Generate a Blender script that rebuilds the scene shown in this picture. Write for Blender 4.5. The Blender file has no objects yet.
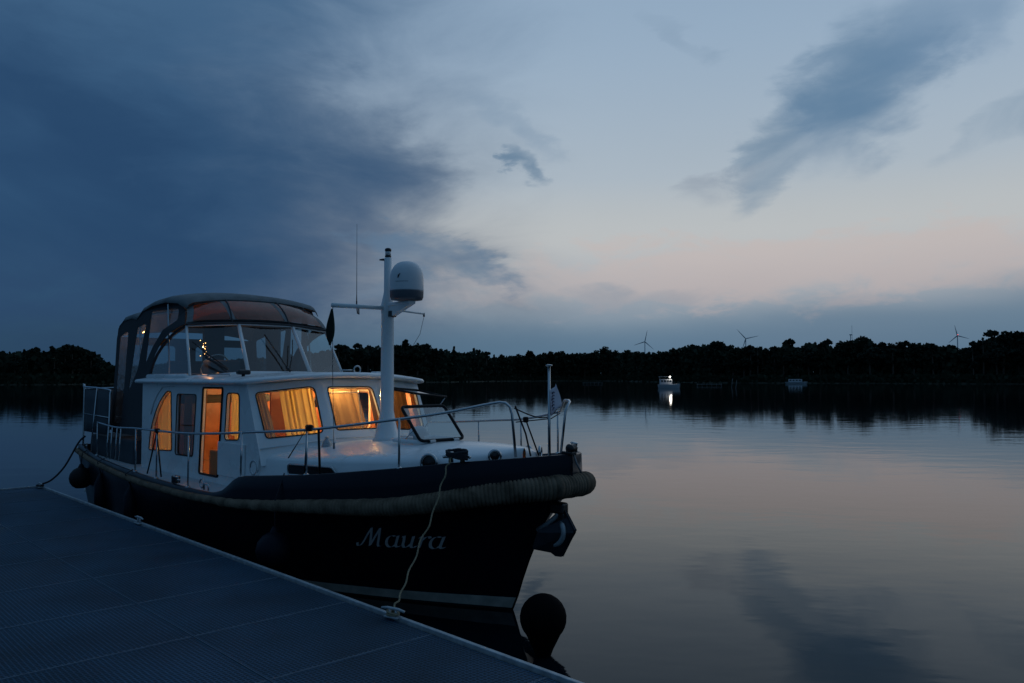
import bpy, bmesh, math, random
from mathutils import Vector, Matrix, noise
from mathutils.geometry import tessellate_polygon
random.seed(7)
PI = math.pi
R = math.radians
sc = bpy.context.scene
COL = sc.collection

# ------------------------------------------------------------------ frames
E_ = Vector((0.692, -0.722, 0)).normalized()          # boat heading
N_ = Vector((-E_.y, E_.x, 0))                         # port side
ORG = E_ * (-13.7) + N_ * 5.08
BM = Matrix(((E_.x, N_.x, 0, ORG.x), (E_.y, N_.y, 0, ORG.y), (0, 0, 1, 0), (0, 0, 0, 1)))
H = 2.1

# ------------------------------------------------------------------ materials
def nd(nt, typ, **kw):
    n = nt.nodes.new(typ)
    for k, v in kw.items():
        setattr(n, k, v)
    return n

def principled(name, col, rough=.5, metal=0., spec=.5, var=0., vscale=8., bump=0., bscale=40., coat=0., trans=0., emis=None, estr=0.):
    m = bpy.data.materials.new(name)
    m.use_nodes = True
    nt = m.node_tree
    p = nt.nodes['Principled BSDF']
    p.inputs['Base Color'].default_value = (*col, 1)
    p.inputs['Roughness'].default_value = rough
    p.inputs['Metallic'].default_value = metal
    p.inputs['Specular IOR Level'].default_value = spec
    p.inputs['Coat Weight'].default_value = coat
    if emis:
        p.inputs['Emission Color'].default_value = (*emis, 1)
        p.inputs['Emission Strength'].default_value = estr
    tc = nd(nt, 'ShaderNodeTexCoord')
    if var:
        n = nd(nt, 'ShaderNodeTexNoise'); n.inputs['Scale'].default_value = vscale; n.inputs['Detail'].default_value = 6
        nt.links.new(tc.outputs['Object'], n.inputs['Vector'])
        mr = nd(nt, 'ShaderNodeMapRange'); mr.inputs['From Min'].default_value = .3; mr.inputs['From Max'].default_value = .7
        mr.inputs['To Min'].default_value = 1 - var; mr.inputs['To Max'].default_value = 1 + var
        nt.links.new(n.outputs['Fac'], mr.inputs['Value'])
        vm = nd(nt, 'ShaderNodeVectorMath', operation='SCALE')
        vm.inputs[0].default_value = col
        nt.links.new(mr.outputs[0], vm.inputs['Scale'])
        nt.links.new(vm.outputs[0], p.inputs['Base Color'])
        rr = nd(nt, 'ShaderNodeMapRange'); rr.inputs['To Min'].default_value = max(0, rough - .12); rr.inputs['To Max'].default_value = min(1, rough + .15)
        nt.links.new(n.outputs['Fac'], rr.inputs['Value']); nt.links.new(rr.outputs[0], p.inputs['Roughness'])
    if bump:
        n2 = nd(nt, 'ShaderNodeTexNoise'); n2.inputs['Scale'].default_value = bscale; n2.inputs['Detail'].default_value = 4
        nt.links.new(tc.outputs['Object'], n2.inputs['Vector'])
        b = nd(nt, 'ShaderNodeBump'); b.inputs['Strength'].default_value = bump; b.inputs['Distance'].default_value = .01
        nt.links.new(n2.outputs['Fac'], b.inputs['Height']); nt.links.new(b.outputs[0], p.inputs['Normal'])
    return m

def glassy(name, tint=(.9, .95, 1), gloss=.03, k=1.0, bump=0., bscale=6., diffuse=0., dcol=(.3, .3, .3), f0=.0):
    """thin sheet: transparent seen through, fresnel reflection, optional milky part"""
    m = bpy.data.materials.new(name); m.use_nodes = True
    nt = m.node_tree; nt.nodes.clear()
    out = nd(nt, 'ShaderNodeOutputMaterial')
    tr = nd(nt, 'ShaderNodeBsdfTransparent'); tr.inputs[0].default_value = (*tint, 1)
    gl = nd(nt, 'ShaderNodeBsdfGlossy'); gl.inputs['Roughness'].default_value = gloss
    fr = nd(nt, 'ShaderNodeFresnel'); fr.inputs['IOR'].default_value = 1.5
    ge = nd(nt, 'ShaderNodeNewGeometry'); io = nd(nt, 'ShaderNodeMapRange'); io.inputs['To Min'].default_value = 1.5; io.inputs['To Max'].default_value = 1 / 1.5
    nt.links.new(ge.outputs['Backfacing'], io.inputs['Value']); nt.links.new(io.outputs[0], fr.inputs['IOR'])
    mu = nd(nt, 'ShaderNodeMath', operation='MULTIPLY_ADD'); mu.inputs[1].default_value = k; mu.inputs[2].default_value = f0; mu.use_clamp = True
    mx = nd(nt, 'ShaderNodeMixShader')
    nt.links.new(fr.outputs[0], mu.inputs[0]); nt.links.new(mu.outputs[0], mx.inputs[0])
    base = tr
    if diffuse:
        df = nd(nt, 'ShaderNodeBsdfDiffuse'); df.inputs[0].default_value = (*dcol, 1)
        tl = nd(nt, 'ShaderNodeBsdfTranslucent'); tl.inputs[0].default_value = (*dcol, 1)
        ad = nd(nt, 'ShaderNodeMixShader'); ad.inputs[0].default_value = .6
        nt.links.new(df.outputs[0], ad.inputs[1]); nt.links.new(tl.outputs[0], ad.inputs[2])
        m2 = nd(nt, 'ShaderNodeMixShader'); m2.inputs[0].default_value = diffuse
        nt.links.new(tr.outputs[0], m2.inputs[1]); nt.links.new(ad.outputs[0], m2.inputs[2])
        base = m2
    if bump:
        tc = nd(nt, 'ShaderNodeTexCoord')
        n2 = nd(nt, 'ShaderNodeTexNoise'); n2.inputs['Scale'].default_value = bscale; n2.inputs['Detail'].default_value = 3
        nt.links.new(tc.outputs['Object'], n2.inputs['Vector'])
        b = nd(nt, 'ShaderNodeBump'); b.inputs['Strength'].default_value = bump; b.inputs['Distance'].default_value = .02
        nt.links.new(n2.outputs['Fac'], b.inputs['Height']); nt.links.new(b.outputs[0], gl.inputs['Normal'])
    nt.links.new(base.outputs[0], mx.inputs[1]); nt.links.new(gl.outputs[0], mx.inputs[2])
    nt.links.new(mx.outputs[0], out.inputs[0])
    return m

def cloth(name, col, tl=.5):
    m = bpy.data.materials.new(name); m.use_nodes = True
    nt = m.node_tree; nt.nodes.clear()
    out = nd(nt, 'ShaderNodeOutputMaterial')
    d = nd(nt, 'ShaderNodeBsdfDiffuse'); d.inputs[0].default_value = (*col, 1)
    t = nd(nt, 'ShaderNodeBsdfTranslucent'); t.inputs[0].default_value = (*col, 1)
    mx = nd(nt, 'ShaderNodeMixShader'); mx.inputs[0].default_value = tl
    nt.links.new(d.outputs[0], mx.inputs[1]); nt.links.new(t.outputs[0], mx.inputs[2]); nt.links.new(mx.outputs[0], out.inputs[0])
    return m

M = {}
M['white'] = principled('white_gelcoat', (.78, .80, .81), .28, var=.07, vscale=2.5, coat=.2)
M['navy'] = principled('navy_hull_paint', (.004, .006, .014), .30, spec=.22, var=.15, vscale=2)
M['bulwark'] = principled('navy_bulwark_paint', (.003, .005, .013), .3, spec=.2, var=.1, vscale=2)
M['buoy'] = principled('matt_black_buoy', (.003, .003, .004), .8, spec=.05, var=.3, vscale=9)
M['antifoul'] = principled('black_antifouling', (.006, .007, .009), .6)
M['stripe'] = principled('pale_boot_stripe', (.50, .46, .40), .45, var=.25, vscale=7)
M['fender_rope'] = principled('weathered_fender_rope', (.165, .125, .09), .9, spec=.1, var=.5, vscale=7, bump=.6, bscale=90)
M['deck'] = principled('pale_deck_paint', (.5, .53, .55), .6, var=.06, bump=.2, bscale=300)
M['steel'] = principled('polished_stainless', (.45, .48, .50), .18, metal=1, var=.05, vscale=20)
M['galv'] = principled('galvanised_steel', (.42, .45, .47), .42, metal=.35, var=.2, vscale=18, bump=.2)
M['black'] = principled('black_rubber', (.008, .008, .010), .6, spec=.2)
M['blackgloss'] = principled('black_plastic', (.01, .01, .012), .25)
M['canvas'] = principled('grey_canvas', (.17, .19, .20), .85, var=.22, vscale=6, bump=1.0, bscale=7)
M['cloth_blue'] = principled('blue_grey_cloth', (.045, .06, .075), .85, bump=.4, bscale=14)
M['canvas_dark'] = principled('dark_canvas', (.04, .043, .05), .85, var=.15, vscale=10, bump=.4, bscale=20)
M['glass'] = glassy('window_glass', (.90, .94, .94), .02, .9, f0=.0)
M['tinted'] = glassy('dark_tinted_glass', (.10, .12, .14), .03, 1.6, f0=.05)  # dark tint put into the pane so this window looks unlit
M['screen'] = glassy('windscreen_glass', (.72, .90, .93), .02, 1.8, f0=.04)
M['hatch_glass'] = glassy('hatch_acrylic', (.42, .58, .62), .03, 2.2, f0=.16)
M['pvc'] = glassy('clear_vinyl', (.72, .76, .8), .09, 1.6, bump=.8, bscale=9, diffuse=.08, dcol=(.35, .33, .32), f0=.03)
M['pvc_warm'] = glassy('aged_brown_vinyl', (.30, .22, .22), .12, 1.3, bump=1.0, bscale=7, diffuse=.6, dcol=(.46, .13, .06), f0=.02)  # milky vinyl tinted reddish brown
M['wood'] = principled('varnished_cherry_wood', (.30, .10, .035), .3, var=.25, vscale=6, coat=.3)
M['ceil'] = principled('cream_ceiling_lining', (.6, .52, .4), .7)
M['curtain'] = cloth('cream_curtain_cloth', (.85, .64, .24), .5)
M['curtain_grey'] = cloth('shaded_curtain_cloth', (.42, .36, .28), .25)  # plain grey-brown cloth
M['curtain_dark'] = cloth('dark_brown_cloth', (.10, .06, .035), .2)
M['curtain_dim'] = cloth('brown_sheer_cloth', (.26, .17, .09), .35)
M['seat'] = principled('orange_upholstery', (.55, .16, .05), .8)
M['radome'] = principled('white_plastic_dome', (.70, .72, .75), .35, var=.03)
M['radome_base'] = principled('grey_dome_base', (.10, .11, .13), .4)
M['cord_pale'] = principled('pale_twisted_rope', (.27, .22, .14), .9, var=.25, vscale=60, bump=.6, bscale=160)
M['cord_dark'] = principled('dark_rope', (.02, .022, .03), .9, bump=.5, bscale=160)
M['bluefender'] = principled('dark_blue_fender_vinyl', (.004, .006, .014), .5, spec=.15, var=.1)
M['flag'] = cloth('white_flag_cloth', (.82, .80, .86), .35)
M['flag_ink'] = principled('dark_flag_print', (.03, .03, .09), .9)
M['flag_green'] = cloth('dark_green_flag_cloth', (.018, .04, .035), .25)
M['lettering'] = principled('silver_lettering', (.60, .57, .56), .45)
M['wire'] = principled('steel_wire', (.12, .13, .14), .4, metal=.6)
M['anchor'] = principled('anchor_steel', (.018, .024, .034), .5, metal=.3, var=.2, vscale=12)
M['bulb'] = principled('lit_bulb', (1, .8, .5), .5, emis=(1, .56, .22), estr=30)
M['bulb_small'] = principled('lit_small_bulb', (1, .8, .5), .5, emis=(1, .42, .12), estr=9)  # also used for the added glint specks in the canopy
M['lens'] = principled('lamp_lens', (.55, .58, .6), .15)
M['leaf'] = principled('dark_foliage', (.030, .042, .028), .95, spec=.05, var=.3, vscale=.3)
M['needle'] = principled('pine_needles', (.026, .040, .030), .95, spec=.05, var=.3, vscale=.3)
M['bark'] = principled('tree_bark', (.10, .075, .055), .95)
M['soil'] = principled('dark_shore_ground', (.05, .055, .035), .95, var=.3, vscale=.05)
M['turbine'] = principled('turbine_white', (.45, .47, .5), .5)
M['red_lamp'] = principled('red_warning_lamp', (.8, .1, .1), .5, emis=(1, .07, .06), estr=5)
M['white_lamp'] = principled('white_anchor_lamp', (1, 1, 1), .5, emis=(1, .93, .82), estr=14)
M['boatwhite'] = principled('cruiser_white', (.5, .52, .55), .35)
M['boatdark'] = principled('dark_window', (.02, .03, .04), .1)
M['jettywood'] = principled('weathered_boards', (.14, .15, .15), .8, var=.2, vscale=1)

# ------------------------------------------------------------------ mesh builder
class MB:
    def __init__(s):
        s.v = []; s.f = []; s.mi = []; s.sm = []
    def add(s, vs, fs, mi=0, smooth=False):
        o = len(s.v); s.v += [Vector(p) for p in vs]
        for f in fs:
            s.f.append([i + o for i in f]); s.mi.append(mi); s.sm.append(smooth)
        return s
    def box(s, c, d, rz=0, rot=None, mi=0, bev=.0):
        hx, hy, hz = d[0] / 2, d[1] / 2, d[2] / 2
        m = rot if rot is not None else Matrix.Rotation(rz, 3, 'Z')
        if bev > 0:
            b = bmesh.new(); bmesh.ops.create_cube(b, size=1)
            bmesh.ops.scale(b, vec=d, verts=b.verts)
            bmesh.ops.bevel(b, geom=b.edges[:], offset=bev, segments=2, affect='EDGES', profile=.5)
            b.verts.ensure_lookup_table()
            for i, v in enumerate(b.verts): v.index = i
            vs = [m @ v.co + Vector(c) for v in b.verts]
            s.add(vs, [[v.index for v in f.verts] for f in b.faces], mi); b.free(); return s
        vs = [m @ Vector((x * hx, y * hy, z * hz)) + Vector(c) for x in (-1, 1) for y in (-1, 1) for z in (-1, 1)]
        return s.add(vs, [(0, 1, 3, 2), (4, 6, 7, 5), (0, 4, 5, 1), (2, 3, 7, 6), (0, 2, 6, 4), (1, 5, 7, 3)], mi)
    def tube(s, pts, r, n=8, closed=False, mi=0, cap=True):
        pts = [Vector(p) for p in pts]; m = len(pts)
        rr = r if isinstance(r, (list, tuple)) else [r] * m
        rings = []; up = None
        for i, p in enumerate(pts):
            if closed: t = pts[(i + 1) % m] - pts[i - 1]
            else: t = pts[min(i + 1, m - 1)] - pts[max(i - 1, 0)]
            if t.length < 1e-9: t = Vector((0, 0, 1))
            t.normalize()
            if up is None:
                up = Vector((0, 0, 1)) if abs(t.z) < .9 else Vector((1, 0, 0))
            a = t.cross(up)
            if a.length < 1e-6: a = t.cross(Vector((.3, 1, .2)))
            a.normalize(); b = a.cross(t).normalized(); up = b
            rings.append([p + (a * math.cos(2 * PI * k / n) + b * math.sin(2 * PI * k / n)) * rr[i] for k in range(n)])
        vs = [v for q in rings for v in q]; fs = []
        for i in range(m if closed else m - 1):
            j = (i + 1) % m
            for k in range(n):
                fs.append((i * n + k, i * n + (k + 1) % n, j * n + (k + 1) % n, j * n + k))
        if cap and not closed:
            fs.append(tuple(range(n))[::-1]); fs.append(tuple((m - 1) * n + k for k in range(n)))
        return s.add(vs, fs, mi, True)
    def lathe(s, c, prof, n=20, axis='Z', mi=0, sx=1, sy=1):
        c = Vector(c); vs = []; fs = []
        for (r, z) in prof:
            for k in range(n):
                a = 2 * PI * k / n; p = Vector((r * math.cos(a) * sx, r * math.sin(a) * sy, z))
                if axis == 'X': p = Vector((p.z, p.x, p.y))
                if axis == 'Y': p = Vector((p.y, p.z, p.x))
                vs.append(c + p)
        for i in range(len(prof) - 1):
            for k in range(n):
                fs.append((i * n + k, i * n + (k + 1) % n, (i + 1) * n + (k + 1) % n, (i + 1) * n + k))
        fs.append(tuple(range(n))[::-1]); fs.append(tuple((len(prof) - 1) * n + k for k in range(n)))
        return s.add(vs, fs, mi, True)
    def grid(s, rows, mi=0, smooth=True):
        n = len(rows[0]); vs = [p for r_ in rows for p in r_]
        fs = [(i * n + k, i * n + k + 1, (i + 1) * n + k + 1, (i + 1) * n + k) for i in range(len(rows) - 1) for k in range(n - 1)]
        return s.add(vs, fs, mi, smooth)
    def build(s, name, mats, parent=None, boat=False, solid=0., bevel=0.):
        """boat=True: coordinates are in the yacht's frame. Top-level objects get their origin at their base."""
        if not isinstance(mats, (list, tuple)): mats = [mats]
        vs = s.v; mw = Matrix.Identity(4)
        if parent is None:
            if boat: vs = [BM @ v for v in vs]
            lo = [min(v[i] for v in vs) for i in range(3)]; hi = [max(v[i] for v in vs) for i in range(3)]
            o = Vector(((lo[0] + hi[0]) / 2, (lo[1] + hi[1]) / 2, lo[2]))
            vs = [v - o for v in vs]; mw = Matrix.Translation(o)
        elif boat and not parent.get('_bf'):
            inv = parent.matrix_basis.inverted()
            vs = [inv @ (BM @ v) for v in vs]
        me = bpy.data.meshes.new(name); me.from_pydata([tuple(v) for v in vs], [], s.f)
        for m in mats: me.materials.append(m)
        for p, mi, sm in zip(me.polygons, s.mi, s.sm): p.material_index = mi; p.use_smooth = sm
        me.update()
        o = bpy.data.objects.new(name, me); COL.objects.link(o)
        if parent is None: o.matrix_basis = mw
        else:
            o.parent = parent
            if parent.get('_bf'): o['_bf'] = 1
        if solid:
            md = o.modifiers.new('solid', 'SOLIDIFY'); md.thickness = solid; md.offset = 0
        if bevel:
            md = o.modifiers.new('bev', 'BEVEL'); md.width = bevel; md.segments = 2; md.limit_method = 'ANGLE'
        return o

def tag(o, label=None, cat=None, group=None, kind=None):
    if label: o['label'] = label
    if cat: o['category'] = cat
    if group: o['group'] = group
    if kind: o['kind'] = kind
    return o

def empty(name, loc=(0, 0, 0), rz=0, frame=False):
    o = bpy.data.objects.new(name, None); COL.objects.link(o)
    o.empty_display_size = .2
    if frame: o.matrix_basis = BM; o['_bf'] = 1
    else: o.matrix_basis = Matrix.Translation(Vector(loc)) @ Matrix.Rotation(rz, 4, 'Z')
    return o

def interp(xs, ys, x):
    if x <= xs[0]: return ys[0]
    for i in range(len(xs) - 1):
        if x <= xs[i + 1]:
            t = (x - xs[i]) / (xs[i + 1] - xs[i]); return ys[i] + t * (ys[i + 1] - ys[i])
    return ys[-1]

def spl(xs, ys, x):
    """monotone-ish cubic (catmull) interpolation"""
    if x <= xs[0]: return ys[0]
    if x >= xs[-1]: return ys[-1]
    i = 0
    while x > xs[i + 1]: i += 1
    h = xs[i + 1] - xs[i]; t = (x - xs[i]) / h
    def d(k):
        if k == 0: return (ys[1] - ys[0]) / (xs[1] - xs[0])
        if k == len(xs) - 1: return (ys[-1] - ys[-2]) / (xs[-1] - xs[-2])
        a = (ys[k] - ys[k - 1]) / (xs[k] - xs[k - 1]); b = (ys[k + 1] - ys[k]) / (xs[k + 1] - xs[k])
        return 0 if a * b <= 0 else 2 * a * b / (a + b)
    m0, m1 = d(i) * h, d(i + 1) * h
    return (2 * t**3 - 3 * t**2 + 1) * ys[i] + (t**3 - 2 * t**2 + t) * m0 + (-2 * t**3 + 3 * t**2) * ys[i + 1] + (t**3 - t**2) * m1

def smooth_path(P, k=6):
    P = [Vector(p) for p in P]; out = []
    for i in range(len(P) - 1):
        p0 = P[max(i - 1, 0)]; p1 = P[i]; p2 = P[i + 1]; p3 = P[min(i + 2, len(P) - 1)]
        for j in range(k):
            t = j / k
            out.append(.5 * ((2 * p1) + (p2 - p0) * t + (2 * p0 - 5 * p1 + 4 * p2 - p3) * t * t + (3 * p1 - p0 - 3 * p2 + p3) * t**3))
    out.append(P[-1]); return out

def rounded(poly, r, k=4):
    """2D polygon with rounded corners"""
    out = []; n = len(poly)
    rs = r if isinstance(r, (list, tuple)) else [r] * n
    for i in range(n):
        p = Vector(poly[i]).to_2d(); a = Vector(poly[i - 1]).to_2d(); b = Vector(poly[(i + 1) % n]).to_2d()
        da = (a - p); db = (b - p); q = min(rs[i], da.length * .45, db.length * .45)
        if q < 1e-4: out.append((p.x, p.y)); continue
        A = p + da.normalized() * q; B = p + db.normalized() * q
        for j in range(k + 1):
            t = j / k; v = (1 - t)**2 * A + 2 * (1 - t) * t * p + t * t * B
            out.append((v.x, v.y))
    return out

def sheet(mb, mp, outer, holes, depth, mi=0, mi_in=None):
    """panel with real openings: outer/holes are 2D, mp maps 2D -> 3D, depth = inward vector"""
    loops = [outer] + holes
    tri = tessellate_polygon([[Vector((a, b, 0)) for a, b in l] for l in loops])
    flat = [p for l in loops for p in l]; n = len(flat)
    D = Vector(depth)
    vs = [mp(*p) for p in flat]
    mb.add(vs, [tuple(t) for t in tri], mi)
    if D.length > 0:
        mb.add([v + D for v in vs], [tuple(t)[::-1] for t in tri], mi if mi_in is None else mi_in)
        o = 0
        for l in loops:
            m = len(l)
            a = [mp(*p) for p in l]; b = [v + D for v in a]
            mb.add(a + b, [(i, (i + 1) % m, m + (i + 1) % m, m + i) for i in range(m)], mi)
    return mb

def bil(a, b, c, d):
    """a=bottom left b=bottom right c=top right d=top left"""
    a, b, c, d = map(Vector, (a, b, c, d))
    return lambda s, t: (a * (1 - s) + b * s) * (1 - t) + (d * (1 - s) + c * s) * t

def poly_glass(mp, poly, off=(0, 0, 0)):
    mb = MB(); O = Vector(off)
    tri = tessellate_polygon([[Vector((a, b, 0)) for a, b in poly]])
    mb.add([mp(*p) + O for p in poly], [tuple(t) for t in tri]); return mb

# ================================================================== MOTOR YACHT
yacht = empty('motor_yacht', frame=True)
tag(yacht, 'dark blue and white motor cruiser with lit orange cabin windows moored at the dock', 'motor boat')

DBX = [0, 1, 2, 3, 4, 5, 6, 7, 7.6, 8.1, 8.5, 8.76, 8.94, 9.07, 9.14]
DBY = [1.32, 1.45, 1.55, 1.62, 1.66, 1.67, 1.62, 1.45, 1.26, 1.02, .78, .55, .36, .17, 0.0]
def bd(x): return spl(DBX, DBY, x)
def zs(x): return spl([0, .7, 2.9, 4.2, 5, 5.9, 6.5, 7.2, 8, 8.5, 8.8, 9.14], [.98, .95, .88, .86, .86, .875, .90, .95, 1.0, 1.08, 1.14, 1.19], x)
def rs(x): return spl([0, 5.5, 6.5, 7.2, 8, 8.7, 9.14], [.036, .040, .049, .062, .078, .092, .106], x)     # rub rail radius
def ztop(x): return spl([0, 2, 5.6, 5.85, 6.2, 6.57, 7.1, 8.1, 8.5, 9.14], [1.07, .98, .93, .97, 1.14, 1.175, 1.22, 1.335, 1.39, 1.455], x)
def zdeck(x): return spl([0, 2, 6, 7, 8, 9.2], [.93, .88, .88, .95, 1.05, 1.18], x)
WU = [0, .1, .3, .5, .65, .75, .85, .92, .97, 1]
WB = [1.12, 1.3, 1.48, 1.48, 1.30, 1.06, .70, .40, .16, .015]
def stem(z): return spl([-.5, 0, .4, .8, 1.0, 1.2], [7.9, 8.40, 8.58, 8.79, 8.93, 9.12], z)
def hull_pt(u, k):
    """k 0..1 waterline->strake, k<0 below water"""
    xd = u * 9.14; Z = zs(xd)
    z = k * Z if k >= 0 else k * .5
    x = u * stem(z if k < 1 else 1.2)
    fw = spl(WU, WB, u); fd = bd(xd)
    if k >= 0:
        g = k**(1.0 + .6 * u); y = fw + (fd - fw) * g
    else:
        y = fw * (1 + k * .25)
    return x, y, z
US = [1 - (1 - i / 46)**1.5 for i in range(47)]
KS = [-1, -.5, -.12, 0, .02, .105, .13, .135, .25, .4, .55, .7, .85, .95, 1.0]
def hull_mesh(kmin, kmax):
    mb = MB(); ks = sorted([kmin, kmax] + [k for k in KS if kmin < k < kmax])
    for sd in (-1, 1):
        rows = []
        for k in ks:
            rows.append([Vector((p[0], sd * p[1], p[2])) for p in (hull_pt(u, k) for u in US)])
        if sd == 1: rows = rows[::-1]
        mb.grid(rows)
    # transom
    ring = [Vector((p[0], -p[1], p[2])) for p in (hull_pt(0, k) for k in ks)]
    ring2 = [Vector((v.x, -v.y, v.z)) for v in ring]
    mb.add(ring + ring2, [(i, i + len(ks), i + 1 + len(ks), i + 1) for i in range(len(ks) - 1)])
    return mb
hull = hull_mesh(.105, 1.0).build('hull', M['navy'], yacht)
tag(hull, 'dark navy hull topsides')
hull_mesh(0.02, .105).build('boot_stripe', M['stripe'], yacht)
hull_mesh(-1, 0.02).build('underwater_hull', M['antifoul'], yacht)

# bulwark both sides
mb = MB()
for sd in (-1, 1):
    xs = [i * 9.14 / 90 for i in range(91)]
    xs = [9.14 * (1 - (1 - x / 9.14)**1.35) for x in xs]
    rows = [[], [], [], [], [], []]
    for x in xs:
        b0 = bd(x); zt = ztop(x); z0 = zs(x); lean = .015
        rows[0].append((x, sd * b0, z0 - .02)); rows[1].append((x, sd * (b0 - lean * .5), (z0 + zt) / 2)); rows[2].append((x, sd * max(0, b0 - lean), zt - .01))
        rows[3].append((x, sd * max(0, b0 - lean - .012), zt)); rows[4].append((x - .03 * (x > 9), sd * max(0, b0 - .05), zt)); rows[5].append((x - .05 * (x > 8.9), sd * max(0, b0 - .055), zdeck(x) - .02))
    if sd == 1: rows = rows[::-1]
    mb.grid([[Vector(p) for p in r_] for r_ in rows])
b0, b1 = bd(0), 0
mb.box((0.02, 0, 1.0), (.05, 2 * bd(0) - .02, .14))
tag(mb.build('bulwark', M['bulwark'], yacht), 'dark blue bulwark rising towards the bow')

# rub rail / rope fender wrapped round the bow
def rail_path(x0, x1, n):
    P = []
    for i in range(n + 1):
        x = x0 + (x1 - x0) * (1 - (1 - i / n)**1.5) if x1 > 9 else x0 + (x1 - x0) * i / n
        P.append(Vector((x, -(bd(x) + .02), zs(x))))
    return P
aft = []
for i in range(60):
    x = 5.95 * i / 59; aft.append(Vector((x, -(bd(x) + .015), zs(x))))
mb = MB()
for sd in (1, -1):
    mb.tube([Vector((p.x, sd * p.y, p.z)) for p in aft], [rs(p.x) for p in aft], 10)
mb.build('rubbing_strake', M['fender_rope'], yacht)
P = []
N = 150
for i in range(N + 1):
    x = 5.95 + (9.09 - 5.95) * (1 - (1 - i / N)**1.6); P.append(Vector((x, -(bd(x) + .03), zs(x))))
P = P + [Vector((p.x, -p.y, p.z)) for p in P[:-1][::-1]]
# resample evenly
def resample(P, step):
    out = [P[0].copy()]; acc = 0
    for i in range(len(P) - 1):
        a, b = P[i], P[i + 1]; L = (b - a).length; d = step - acc
        while d <= L:
            out.append(a + (b - a) * (d / L)); d += step
        acc = L - (d - step)
    return out
P = resample(P, .0085)
mb = MB(); rad = []
for i, p in enumerate(P):
    ph = (i % 4) / 4; rad.append(rs(p.x) * (1 - .15 * (ph == 0)) + .003 * noise.noise(Vector((i * .05, 0, 0))) + .002 * math.sin(i * .37))
Q = [p.copy() for p in P]
mb.tube(Q, rad, 18)
tag(mb.build('rope_fender', M['fender_rope'], yacht), 'thick brown rope fender wrapped around the bow')

# deck
mb = MB()
rows = []
for i in range(60):
    x = 9.16 * i / 59; b = max(0.001, bd(x) - .05)
    rows.append([Vector((x, b * t, zdeck(x) + .03 * (1 - t * t))) for t in (-1, -.75, -.5, -.25, 0, .25, .5, .75, 1)])
mb.grid(rows); mb.build('deck', M['deck'], yacht)

# coachroof trunk
def hw(x): return spl([2.3, 5.5, 6.4, 7.2, 7.9, 8.3, 8.5, 8.56], [1.13, 1.10, 1.0, .84, .62, .42, .2, 0.02], x)
def te(x): return spl([2.3, 5, 6, 7, 8, 8.56], [1.25, 1.26, 1.28, 1.315, 1.37, 1.42], x)
def tcr(x): return spl([2.3, 5.5, 6.4, 7.35, 8.06, 8.56], [1.38, 1.385, 1.42, 1.465, 1.485, 1.47], x)
def trz(x, y):
    w = hw(x); t = min(1, abs(y) / max(w, .01)); return te(x) + (tcr(x) - te(x)) * (1 - t**2.2)
mb = MB(); rows = []
for i in range(50):
    x = 5.5 + 3.06 * (1 - (1 - i / 49)**1.5); w = hw(x)
    k_ = min(1, w / .3); r_ = [Vector((x, -w - .05 * k_, zdeck(x) - .01)), Vector((x, -w - .025 * k_, te(x) - .10)), Vector((x, -w - .012 * k_, te(x) - .04)), Vector((x, -w - .008 * k_, te(x) - .028)), Vector((x, -w * .995, te(x) - .012))]
    for t in (-.96, -.85, -.7, -.5, -.25, 0, .25, .5, .7, .85, .96): r_.append(Vector((x, w * t, trz(x, w * t))))
    r_ += [Vector((v.x, -v.y, v.z)) for v in r_[:5][::-1]]
    rows.append(r_)
mb.grid(rows)
tr = mb.build('coachroof', M['white'], yacht)

# portlights in the trunk side
def side_n(x):
    d = (hw(x + .02) - hw(x - .02)) / .04; v = Vector((-d, -1, 0)).normalized(); return v
def portlight(x, z, r, cover=False, sd=-1):
    n = side_n(x); n = Vector((n.x, -n.y * sd, 0))
    c = Vector((x, sd * (hw(x) + .035), z))
    t = Vector((-n.y, n.x, 0)); mb = MB()
    ring = [c + n * .012 + (t * math.cos(a) + Vector((0, 0, 1)) * math.sin(a)) * r for a in [2 * PI * k / 24 for k in range(24)]]
    mb.tube(ring, .014, 8, closed=True)
    o = mb.build('portlight', M['steel'], yacht)
    g = MB(); inner = [c + n * .006 + (t * math.cos(a) + Vector((0, 0, 1)) * math.sin(a)) * (r - .006) for a in [2 * PI * k / 24 for k in range(24)]]
    g.add(inner + [c + n * .012], [(k, (k + 1) % 24, 24) for k in range(24)])
    g.build('pane', M['blackgloss'], o)
    return o
for sd in (-1, 1):
    portlight(5.62, 1.145, .072, sd=sd); portlight(7.98, 1.335, .078, sd=sd); portlight(8.47, 1.41, .05, sd=sd)
    x0, x1 = 6.42, 6.98
    pts = [(x0 - .2, 1.12), (x1, 1.14), (x1 - .1, 1.235), (x0 - .2, 1.225)]
    P2 = rounded(pts, .03); mb = MB()
    mb.tube([Vector((x, sd * (hw(x) + .045), z)) for x, z in P2], .009, 6, closed=True)
    o = mb.build('portlight', M['steel'], yacht)
    g = MB(); tri = tessellate_polygon([[Vector((a, b, 0)) for a, b in P2]])
    g.add([Vector((x, sd * (hw(x) + .044), z)) for x, z in P2], [tuple(t) for t in tri])
    g.build('pane', M['blackgloss'], o)

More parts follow.
